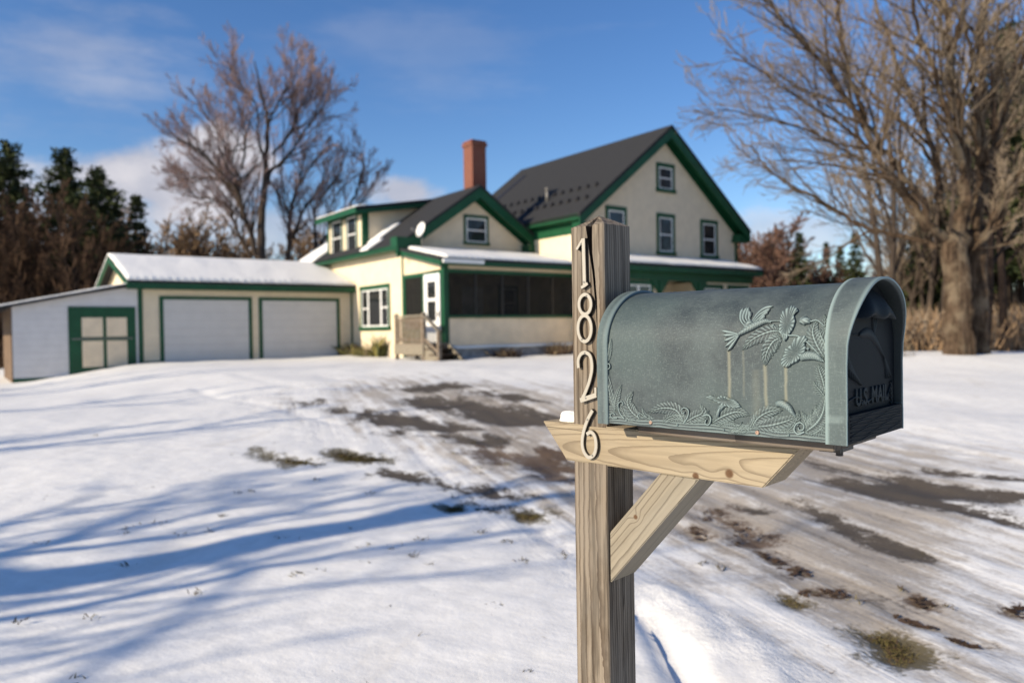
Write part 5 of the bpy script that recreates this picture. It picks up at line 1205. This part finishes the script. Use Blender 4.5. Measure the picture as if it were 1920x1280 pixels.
# mounting board and bracket under the box
mb = MB(); mb.box(.034, .408, -.096, .098, -.0180, -.0014); o = mb.build('mounting_board', M['tray_wood'], mbx, bevel=.0012)
mb = MB(); mb.box(.05, .085, -.03, .03, -.030, -.0182); mb.tube([(.055,.02,-.0182),(.055,.02,-.036)], [.006,.006], 8); mb.build('bracket', M['black'], mbx)
# a couple of pine needles caught on the hood
for p, q in (((.062,.105),(.036,.099)), ((.068,.1),(.05,.094))): pass
# ------------------------------------------------------------------ trees
def rvec(rg): 
    while True:
        v = Vector((rg.uniform(-1,1), rg.uniform(-1,1), rg.uniform(-1,1)))
        if .05 < v.length < 1: return v.normalized()
def grow(mbt, mbw, rg, p, d, L, r, lvl, maxl, up, nch, spread, thin, wig=.16, rmin=.004, split=1):
    """one branch and what grows on it; split = first level that belongs to the crown mesh"""
    n = max(3, int(5-lvl)) if lvl < 3 else 3
    pts = [Vector(p)]; rads = [r]; d = Vector(d).normalized(); dirs = [d.copy()]
    for i in range(n):
        d = (d + rvec(rg)*wig + Vector((0,0,up))).normalized()
        pts.append(pts[-1]+d*(L/n)); rads.append(max(rmin, r*(1-(i+1)/n*.75))); dirs.append(d.copy())
    (mbt if lvl < split else mbw).tube(pts, rads, 7 if lvl == 0 else (5 if lvl == 1 else 3), 0, True, False)
    spawn(mbt, mbw, rg, pts, rads, L, lvl, maxl, up, nch, spread, thin, wig, rmin, split)
def spawn(mbt, mbw, rg, pts, rads, L, lvl, maxl, up, nch, spread, thin, wig, rmin, split, s0=.22, bias=None):
    if lvl >= maxl: return
    k = nch[min(lvl, len(nch)-1)]; cum = [0]
    for a, b in zip(pts[:-1], pts[1:]): cum.append(cum[-1]+(Vector(b)-Vector(a)).length)
    for c in range(k):
        s = s0 + (1-s0)*(c+rg.random())/k; x = min(.999, s)*cum[-1]
        for i in range(len(cum)-1):
            if cum[i] <= x <= cum[i+1]: break
        t = (x-cum[i])/(cum[i+1]-cum[i]+1e-9); a, b = Vector(pts[i]), Vector(pts[i+1]); q = a.lerp(b, t); tg = (b-a).normalized(); rr = rads[i]*(1-t)+rads[i+1]*t
        ax = rvec(rg); side = (ax-tg*ax.dot(tg)).normalized()
        if bias is not None: side = (side+bias*.9); side = (side-tg*side.dot(tg)).normalized()
        an = rg.uniform(spread*.6, spread*1.3)
        d = tg*math.cos(an)+side*math.sin(an)
        grow(mbt, mbw, rg, q, d, L*thin*rg.uniform(.6,1.15)*(1.15-.6*s), max(rmin, rr*rg.uniform(.42,.62)), lvl+1, maxl, up, nch, spread, thin, wig, rmin, split)
def base_of(p): return (p[0], p[1], gzf(p[0], p[1])-.06)
def limb_tree(name, label, cat, limbs, base, bark, twig, seed, maxl=3, nch=(9,6,4), L0=.5, spread=.75, up=.05, rmin=.006, thin=.5, group=None, bias=None, skip=2, nolow=0.0):
    rg = random.Random(seed); root = thing(name, label, cat, base, 0, group); B = Vector(base)
    mt, mw = MB(), MB()
    for li, (pts, r0, r1) in enumerate(limbs):
        P = [Vector(q)-B for q in (Vector(tuple(p)) for p in catmull(pts, 5))]; n = len(P)
        if li < skip:
            P = [P[0]-Vector((0,0,.6))] + P; n += 1
        P = [p + (rvec(rg)*min(r0*(.12 if li < skip else .5), .09) if 0 < i < n-1 else Vector((0,0,0))) for i, p in enumerate(P)]
        rads = [r0+(r1-r0)*(i/(n-1))**.8 for i in range(n)]
        if li < skip:      # root flare and knotty outline
            rads = [r*(1+.08*math.exp(-max(0, p.z)/.35)) for r, p in zip(rads, P)]
        v0 = len(mt.v); mt.tube(P, rads, 30 if li < skip else (9 if r0 > .15 else 6), 0, True, True)
        if li < skip:      # deep vertical furrows
            if r0 > .25:
                for j in range(v0, len(mt.v)):
                    ring = (j-v0)//30
                    if ring >= n: break
                    v = Vector(mt.v[j]); c = P[ring]; dd = v-c
                    mt.v[j] = tuple(c + dd*(1 + .16*noise.noise((dd.x*5.5, dd.y*5.5, v.z*.35)) + .09*noise.noise((dd.x*16, dd.y*16, v.z*.8))))
            continue
        L = sum((b-a).length for a, b in zip(P[:-1], P[1:]))
        k = max(4, int(nch[0]*L/5))
        spawn(mt, mw, rg, P, rads, min(L, 6)*L0/.5, 0, maxl, up, (k,)+tuple(nch[1:]), spread, thin, .17, rmin, 2, .18+nolow, bias)
    if skip:
        for i, v in enumerate(mt.v):
            pass
    mt.build('trunk', bark, root); mw.build('crown', twig, root); return root

TREES = json.loads(TREES_JSON)
def limb_tree2(name, label, cat, limbs, *a):
    zk = .95 if 'spreading leafless' in label else .86
    return limb_tree(name, label, cat, [([(q[0], q[1], q[2]*zk) for q in p], r0*.66, max(.03, r1*.6)) for p, r0, r1 in limbs], *a)
TREES[0] = [(p, r0*(.62 if i < 2 else .60), max(.014, r1*.7)) for i, (p, r0, r1) in enumerate(TREES[0])]
maple = limb_tree('maple_tree', 'big many limbed leafless maple standing at the right edge of the yard', 'tree', TREES[0], (10.2, 17.0, gzf(10.2,17)), M['bark_maple'], M['twig_maple'], 5, 3, (15,9,4), .40, .58, .05, .0055, .52, None, Vector((-.6,-.1,.30)))
limb_tree2('bare_tree', 'tall spreading leafless tree with a dark trunk rising behind the garage', 'tree', TREES[1], base_of(hw(-15+15, 0, 0)) if False else (-14.6, 45.0, gzf(-14.6,45)), M['bark_grey'], M['twig_purple'], 8, 3, (17,9,8), .62, .60, .10, .009, .52, None, None, 1)
limb_tree2('bare_tree', 'slimmer leafless tree just right of the tall spreading one behind the garage', 'tree', TREES[2], (-13.4, 47.0, gzf(-13.4,47)), M['bark_grey'], M['twig_purple'], 9, 3, (12,9,7), .44, .58, .10, .009, .52, None, None, 0)
limb_tree2('bare_tree', 'leafless tree leaning right above the dormer of the house', 'tree', TREES[3], (-12.4, 48.0, gzf(-12.4,48)), M['bark_grey'], M['twig_purple'], 10, 3, (12,9,7), .44, .58, .10, .009, .52, None, None, 0)

def bare_mesh(rg, H, spread, nch=(13,7,6,3), r=.13, up=.06):
    mt, mw = MB(), MB()
    grow(mt, mw, rg, (0,0,-.3), (rg.uniform(-.06,.06), rg.uniform(-.06,.06), 1), H, r, 0, 3, up, nch, spread, .42, .10, .009, 2)
    return mt, mw
def bare_proto(name, label, cat, seed, H, bark, twig, group, spread=.7, multi=1, nch=(13,7,6,3), r=.13, rm=.012):
    rg = random.Random(seed); root = thing(name, label, cat, (0,0,0), 0, group); mt, mw = MB(), MB()
    for m in range(multi):
        grow(mt, mw, rg, (rg.uniform(-.3,.3)*(multi > 1), rg.uniform(-.3,.3)*(multi > 1), -.3), (rg.uniform(-.12,.12)*multi, rg.uniform(-.12,.12)*multi, 1), H*rg.uniform(.8,1), r, 0, 3, .05, nch, spread, .42, .10, rm, 2)
    mt.build('trunk', bark, root); mw.build('crown', twig, root); return root
def conifer_proto(name, label, seed, H, R0, kind, group=None, first=.08):
    rg = random.Random(seed); root = thing(name, label, 'conifer', (0,0,0), 0, group); mt, mn = MB(), MB()
    mt.tube([(0,0,-.3),(0,0,H*.5),(0.05,0,H)], [H*.016, H*.010, .02], 7)
    nw = int(H*(2.4 if kind == 'spruce' else 2.7))
    for w in range(nw):
        f = first+(1-first)*(w+.3*rg.random())/nw; z = H*f
        Rr = R0*((1-f)**.85 if kind == 'spruce' else (1-f)**.55*(.6+.4*min(1, f*4)))*rg.uniform(.7,1.15)+.12
        nb = rg.randint(5,7) if kind == 'spruce' else rg.randint(4,6); a0 = rg.random()*6.28
        for b in range(nb):
            a = a0+2*PI*b/nb+rg.uniform(-.3,.3); L = Rr*(rg.uniform(.65,1.12) if kind == 'spruce' else rg.uniform(.45,1.15))
            droop = -.25 if kind == 'spruce' else .12
            z2 = z + (rg.uniform(-.35,.35) if kind == 'pine' else rg.uniform(-.12,.12)); p = Vector((0,0,z2)); e = Vector((math.cos(a)*L, math.sin(a)*L, z2+droop*L+(.12*L if f > .7 else 0)))
            mid = (p+e)/2+Vector((0,0,.06*L))
            mt.tube([p, mid, e], [.035, .022, .008], 3, 0, True, False)
            nn = max(4, int(L*(7.5 if kind == 'spruce' else 6)))
            for k in range(nn):
                t = .18+.82*(k+rg.random()*.6)/nn; q = p.lerp(mid, t*2) if t < .5 else mid.lerp(e, t*2-1)
                for s in range(5):
                    d = (Vector((math.cos(a), math.sin(a), 0))*.7+rvec(rg)*.9+Vector((0,0,-.15 if kind == 'spruce' else .25))).normalized()
                    ln = rg.uniform(.22,.42)*(1.25 if kind == 'pine' else 1.0)*(.7+.4*L/R0); up = rvec(rg); sd = d.cross(up).normalized()*ln*rg.uniform(.16,.26)
                    c = q+rvec(rg)*(.07 if kind == 'spruce' else .22)
                    mn.add([c-sd*.4, c+sd*.4, c+d*ln*.6+sd, c+d*ln, c+d*ln*.6-sd], [(0,1,2,3,4)], 0 if rg.random() < .72 else 1)
    mt.build('trunk', M['bark_grey'], root); mn.build('foliage', [M['needle'], M['needle_lit']], root); return root

def at(px, D, y=None):
    """ground position seen at picture column px at distance D (used once here to lay the planting out)"""
    x = (px-960)/F_PX*D; return (x, D, gzf(x, D)-.05)

GW = 'brown leafless trees of the wood left of the garage'
LW = 'reddish brown leafless tree in the dense wood at the left edge of the yard'
pa_ = bare_proto('woodland_tree', LW, 'tree', 21, 9.6, M['bark_red'], M['twig_red'], GW, .62, 2, (15,8,7,4), .13, .020)
pb_ = bare_proto('woodland_tree', LW, 'tree', 22, 8.2, M['bark_red'], M['twig_red'], GW, .7, 3, (12,8,6,4), .10, .020)
rl = random.Random(4); first = True
spots = []
for i in range(40):
    px = -90+410*(i+rl.random()*.8)/40; D = rl.uniform(33, 60) if px < 240 else rl.uniform(46, 66)
    spots.append((px, D))
for i, (px, D) in enumerate(spots):
    src = pa_ if i % 2 else pb_
    k = rl.uniform(.74,1.04)*(1.05 if px < 90 else .86)
    if i < 2: src.location = at(px, D); src.scale = (k,k,k); src.rotation_euler.z = rl.uniform(0,6)
    else:
        s0_ = src.scale[0]; dup(src, at(px, D), rl.uniform(0, 6.28), k/s0_)
GM = 'leafless trees behind the garage roof'
LM = 'tan brown leafless tree of the row showing over the garage roof'
pm = bare_proto('woodland_tree', LM, 'tree', 23, 10.0, M['bark_red'], M['twig_brown'], GM, .7, 3, (14,8,6,4), .10, .030)
pm.location = at(330, 62); pm.rotation_euler.z = 1
for i in range(32):
    px = 335+440*(i+rl.random())/32; dup(pm, at(px, rl.uniform(60, 78)), rl.uniform(0, 6.28), rl.uniform(.72,1.12))
GR = 'reddish leafless trees behind the house on the right'
LR = 'pinkish brown leafless tree in the far wood right of the house'
pr_ = bare_proto('woodland_tree', LR, 'tree', 24, 9.0, M['bark_red'], M['twig_pink'], GR, .75, 3, (14,8,6,4), .10, .034)
pr_.location = at(1420, 66)
for i in range(44):
    px = 1365+400*(i+rl.random())/44; D = rl.uniform(60, 84); dup(pr_, at(px, D), rl.uniform(0, 6.28), rl.uniform(.75,1.08)*(1.0 if px < 1490 else .72))
GB = 'bare trees in the shade behind the big maple'
LB = 'tan leafless tree in the thicket behind the big maple'
pb2 = bare_proto('woodland_tree', LB, 'tree', 25, 9.5, M['bark_grey'], M['twig_maple'], GB, .6, 2, (13,7,6,4), .12, .012)
pb2.location = at(1700, 36)
for i in range(24):
    px = 1650+370*(i+rl.random())/24; dup(pb2, at(px, rl.uniform(27, 52)), rl.uniform(0, 6.28), rl.uniform(.75,1.25))

sp1 = conifer_proto('spruce_tree', 'short spruce spire third from the right in the far right wood', 31, 10, 2.2, 'spruce')
sp2 = conifer_proto('pine_tree', 'broad dark pine at the far left edge of the wood', 32, 14, 3.4, 'pine', None, .25)
def K(src, px, D, topy, lab, wk=1.0, first=False, H=10):
    p = at(px, D); hor = 619.6-.0156*(px-960); top = CAMZ+(hor-topy)/F_PX*D; k = (top-p[2])/H
    o = src if first else src.copy()
    if first: o.location = p; o.scale = (k*wk,k*wk,k)
    else:
        COL.objects.link(o); o.location = p; o.scale = (k*wk,k*wk,k); o.rotation_euler.z = px*.37
        for ch in src.children: c = ch.copy(); COL.objects.link(c); c.parent = o
    o['label'] = lab
K(sp1, 1500, 62, 432, 'spruce just right of the house, leftmost of the far conifers', .95, True, 10)
K(sp1, 1551, 70, 452, 'slim spruce second from the left among the far right conifers', .8)
K(sp1, 1577, 68, 458, 'spruce third from the left among the far right conifers, lowest of them', 1.0)
K(sp1, 1605, 62, 432, 'tallest slender spruce of the far right conifers', .95)
K(sp1, 1735, 44, 405, 'olive spruce close behind the left side of the maple trunk', 1.2)
K(sp1, 1690, 52, 470, 'low spruce between the far conifers and the maple', 1.2)
K(sp2, 25, 44, 275, 'broad dark pine at the far left edge of the wood', 1.0, True, 14)
K(sp2, 128, 42, 285, 'tall dark pine second from the left over the wood', 1.0, False, 14)
K(sp2, 190, 40, 322, 'bushy dark green pine right of the two tallest pines on the left', 1.25, False, 14)
K(sp1, 262, 45, 362, 'narrow dark spruce at the right end of the left wood', 1.05)
K(sp1, 222, 60, 375, 'spruce half hidden behind the bushy pine on the left', 1.0)
K(sp2, 1890, 32, 60, 'tall dark pine behind the right limbs of the maple', .8, False, 14)
K(sp2, 1960, 30, 120, 'dark pine cut by the right edge of the picture', .8, False, 14)
K(sp2, 1840, 40, 215, 'dark pine directly behind the maple crown', .7, False, 14)
K(sp2, 1725, 40, 425, 'olive pine left of the maple trunk, behind the tan brush', .9, False, 14)
K(sp2, 1775, 38, 380, 'dark pine showing between the lower limbs of the maple', .9, False, 14)
K(sp2, 1868, 33, 190, 'tall dark pine just right of the maple stems', .8, False, 14)
K(sp2, 1915, 35, 150, 'dark pine at the right edge behind the pale maple limbs', .8, False, 14)
# two dark bare trunks right of the maple
for px, D, r, lab in ((1846,20.5,.115,'dark slim trunk standing just right of the maple'), (1882,21.5,.125,'dark leaning trunk second to the right of the maple')):
    rg = random.Random(px); p = at(px, D); root = thing('slim_tree', lab, 'tree', p); mt, mw = MB(), MB()
    grow(mt, mw, rg, (0,0,-.2), (.03,0,1), 9.5, r, 0, 3, .03, (12,6,4,3), .7, .32, .05, .007, 2, ) ; mt.build('trunk', M['bark_red'], root); mw.build('crown', M['twig_maple'], root)

# shade trees on the left, out of the picture, whose long shadows cross the lawn
def shade_tree(label, T, limbs, seed, nch=(6,5,3)):
    zb = gzf(*T); B = (T[0], T[1], zb)
    return limb_tree('yard_tree', label, 'tree', limbs, B, M['bark_grey'], M['twig_purple'], seed, 3, nch, .4, .7, .08, .008, .5, None, None, 1, .15)
def sh(gx, gy, h): k = h/math.tan(SUN_EL); return [gx-.85*k, gy-.527*k, h]
T1 = (-10.7, -1.0)
l1 = [([[T1[0],T1[1],0],[T1[0],T1[1],2.5],[-10.68,-1.0,4.4],[-10.6,-.9,5.4]], .26, .16),
      ([[-10.6,-.95,5.2],sh(.4,5.75,5.9),sh(1.2,6.3,6.4)], .08, .035), ([[-10.6,-.95,5.0],sh(-.2,5.95,5.9),sh(.4,6.6,6.9)], .075, .03),
      ([[-10.66,-1,4.5],sh(-1.45,4.1,4.9),sh(-1.69,2.84,5.2),sh(-1.85,2.2,5.6)], .036, .016),
      ([[-10.66,-1,4.2],sh(-3.02,4.44,4.6),sh(-2.54,4.9,5.0),sh(-1.9,5.87,6.0)], .06, .02),
      
      ([[T1[0]-.1,T1[1]+.5,0],[-10.9,-.45,2.4],sh(-3.2,4.3,4.0),sh(-1.8,5.1,4.9),sh(-.9,6.2,6.2)], .085, .03), ([[T1[0]+.1,T1[1]-.4,0],[-10.5,-1.5,2.4],sh(-2.2,3.6,4.2),sh(-1.2,4.3,5.0),sh(.2,4.9,5.9)], .075, .03),
      ([[-10.66,-1,3.0],sh(-3.2,4.1,3.8),sh(-2.7,5.3,4.6),sh(-2.6,6.4,5.6)], .05, .02), ([[-10.66,-1,3.6],sh(-3.0,3.55,3.9),sh(-2.0,3.9,4.3)], .05, .02), ([[-10.66,-1,3.9],sh(-3.4,4.9,4.5),sh(-3.2,6.0,5.2)], .05, .02)]
shade_tree('leafless yard tree standing left of the camera, nearest to the road', T1, l1, 41, (7,5,3))
for n_, (T, hgt, sd) in enumerate(((( -21.5,3.2), 8.8, 42), ((-23.5,8.2), 9.5, 43), ((-27,10.5), 9.5, 44), ((-16.5,1.2), 8.0, 45))):
    rg = random.Random(sd); root = thing('yard_tree', ('leafless yard tree left of the lawn, out of view, second from the road','leafless yard tree left of the lawn, out of view, third from the road','leafless yard tree left of the lawn, out of view, farthest from the road','slender leafless yard tree left of the lawn, out of view')[n_], 'tree', (T[0], T[1], gzf(*T)))
    mt, mw = MB(), MB(); grow(mt, mw, rg, (0,0,-.3), (.02,0,1), hgt, .17, 0, 3, .05, (13,6,4,3), .75, .40, .08, .012, 2)
    mt.build('trunk', M['bark_grey'], root); mw.build('crown', M['twig_purple'], root)

# ------------------------------------------------------------------ low plants
def blades(mb, rg, c, n, rad, hgt, w=.006, lean=.5, mats=1):
    for k in range(n):
        a = rg.random()*6.28; q = rad*math.sqrt(rg.random()); p = Vector((c[0]+q*math.cos(a), c[1]+q*math.sin(a), c[2]-.01)); h = hgt*rg.uniform(.45,1.1)
        d = Vector((rg.uniform(-1,1)*lean, rg.uniform(-1,1)*lean, 1)).normalized(); s = Vector((math.cos(a+1), math.sin(a+1), 0))*w
        m = p+d*h*.55; e = p+d*h+Vector((d.x, d.y, -.25))*h*.4
        mb.add([p-s, p+s, m+s*.8, e, m-s*.8], [(0,1,2,3,4)], rg.randrange(mats))
def poly_points(poly, rg, n):
    xs = [p[0] for p in poly]; ys = [p[1] for p in poly]; out = []
    while len(out) < n:
        x = rg.uniform(min(xs), max(xs)); y = rg.uniform(min(ys), max(ys))
        if poly_sdf(np.array([x]), np.array([y]), poly)[0] > 0: out.append((x, y))
    return out
rg = random.Random(77); mb = MB()
for kind, poly in POLYS:
    if kind != 'G': continue
    A_ = abs(sum(a[0]*b[1]-b[0]*a[1] for a, b in zip(poly, poly[1:]+poly[:1])))/2; yy = poly[0][1]
    for x, y in poly_points(poly, rg, int(min(700, 80+A_*4200/max(1, yy/4)))):
        blades(mb, rg, (x, y, gzf(x, y)-.012), 3, .02, .028 if yy < 6 else .05, .0022 if yy < 6 else .006, 1.5, 3)
for x, y in SPECKS:
    blades(mb, rg, (x, y, gzf(x, y)+.01), rg.randint(5,14), .04*rg.uniform(.6,1.5), .05*rg.uniform(.6,1.1), .003, 1.6, 3)
tag(mb.build('grass_tufts', [M['turf'], M['turf'], M['leafdark']]), 'short winter grass poking through the thin snow and mud', 'grass', None, 'stuff')
mb = MB()
for kind, poly in POLYS:
    if kind != 'M': continue
    yy = poly[0][1]
    if yy > 12: continue
    for x, y in poly_points(poly, rg, 30):
        a = rg.random()*6.28; l = rg.uniform(.012,.03); z = gzf(x, y)-.012+rg.uniform(.0,.006); d = Vector((math.cos(a), math.sin(a), rg.uniform(-.12,.2)))*l; s = Vector((-math.sin(a), math.cos(a), rg.uniform(-.2,.2)))*l*.5; c = Vector((x, y, z))
        mb.add([c-d, c-s, c+d, c+s], [(0,1,2,3)], rg.randrange(2))
tag(mb.build('fallen_leaves', [M['leafdark'], M['twig_red']]), 'dead brown leaves lying in the muddy patches of the driveway', 'leaves', None, 'stuff')

def shrub(name, label, pos, n, rad, hgt, mats, w=.01, lean=.6):
    rg = random.Random(int(hgt*1000+n)); root = thing(name, label, 'shrub', pos); mb = MB(); blades(mb, rg, (0,0,0), n, rad, hgt, w, lean, len(mats)); mb.build('foliage', mats, root)
    mb = MB()
    for k in range(10):
        a = rg.random()*6.28; mb.tube([(0,0,-.05),(rad*.3*math.cos(a),rad*.3*math.sin(a),hgt*.4),(rad*.6*math.cos(a),rad*.6*math.sin(a),hgt*.8)], [.012,.008,.004], 4, 0, True, False)
    mb.build('stems', M['bark_red'], root); return root
def hpos(u, v): p = hw(u, v, 0); return (p.x, p.y, gzf(p.x, p.y))
shrub('grass_clump', 'yellow green grass clump in the corner between garage and sunlit wall', hpos(7.05,-.7), 320, .42, .62, [M['grass'], M['straw'], M['needle_lit']], .014, .8)
shrub('grass_clump', 'yellow green grass clump below the triple window', hpos(7.1,-1.9), 380, .55, .45, [M['grass'], M['needle_lit'], M['straw']], .014, .8)
shrub('sapling', 'small thin shrub with yellow leaves under the triple window', hpos(7.15,-2.7), 70, .22, .95, [M['grass'], M['needle_lit']], .03, .5)
shrub('dead_shrub', 'dark dead shrub against the porch foundation', hpos(9.3,-7.35), 240, .45, .42, [M['leafdark'], M['bark_red'], M['straw']], .012, .9)
shrub('dead_shrub', 'brown dead plants at the porch foundation behind the mailbox post', hpos(11.4,-7.4), 260, .4, .55, [M['twig_red'], M['leafdark'], M['straw']], .012, .7)
shrub('dead_shrub', 'dead weeds in the snow in front of the far right wood', (8.6,17.2,gzf(8.6,17.2)+.03), 60, .5, .4, [M['straw'], M['leafdark']], .006, .8)
shrub('dead_shrub', 'reddish dead brush at the left foot of the maple', (9.3,19.0,gzf(9.3,19.0)), 200, .5, .6, [M['twig_red'], M['straw']], .012, .7)

# dense brush that nobody could count
rg = random.Random(55)
def brush(name, label, pts, hgt, n, mats, w):
    mb = MB()
    for k in range(n):
        i = rg.randrange(len(pts)-1); t = rg.random(); a, b = pts[i], pts[i+1]
        x = a[0]+(b[0]-a[0])*t+rg.gauss(0, 1.4); y = a[1]+(b[1]-a[1])*t+rg.gauss(0, 1.8); z = gzf(x, y)-.05; h = hgt*rg.uniform(.4,1.1)
        p = Vector((x,y,z)); d = Vector((rg.uniform(-.25,.25), rg.uniform(-.25,.25), 1)); m = rg.randrange(len(mats))
        for s in range(4):
            dd = (d+rvec(rg)*.5).normalized(); e = p+d*h*.3*s/2+dd*h*.6; sd = rvec(rg).cross(dd).normalized()*w
            q = p+d*h*.2*s
            mb.add([q-sd, q+sd, e], [(0,1,2)], m)
    tag(mb.build(name, mats), label, 'brush', None, 'stuff')
brush('brush_thicket', 'tan dry brush growing behind the maple trunk', [(9,27),(14,25),(20,25),(30,30)], 1.5, 5200, [M['twig_brown'], M['twig_brown'], M['twig_maple']], .03)
brush('brush_thicket', 'brown undergrowth of the wood left of the shed', [(-40,38),(-30,37),(-22,36),(-18,38)], 3.4, 5200, [M['twig_red'], M['bark_red'], M['leafdark']], .035)
brush('brush_thicket', 'reddish undergrowth of the far wood right of the house', [(14,60),(24,58),(34,56),(46,52)], 3.6, 5200, [M['twig_pink'], M['twig_red'], M['twig_brown']], .05)
brush('brush_thicket', 'tan undergrowth of the wood behind the garage', [(-40,58),(-28,60),(-18,60),(-8,62)], 4.0, 4200, [M['twig_brown'], M['twig_red'], M['bark_red']], .05)
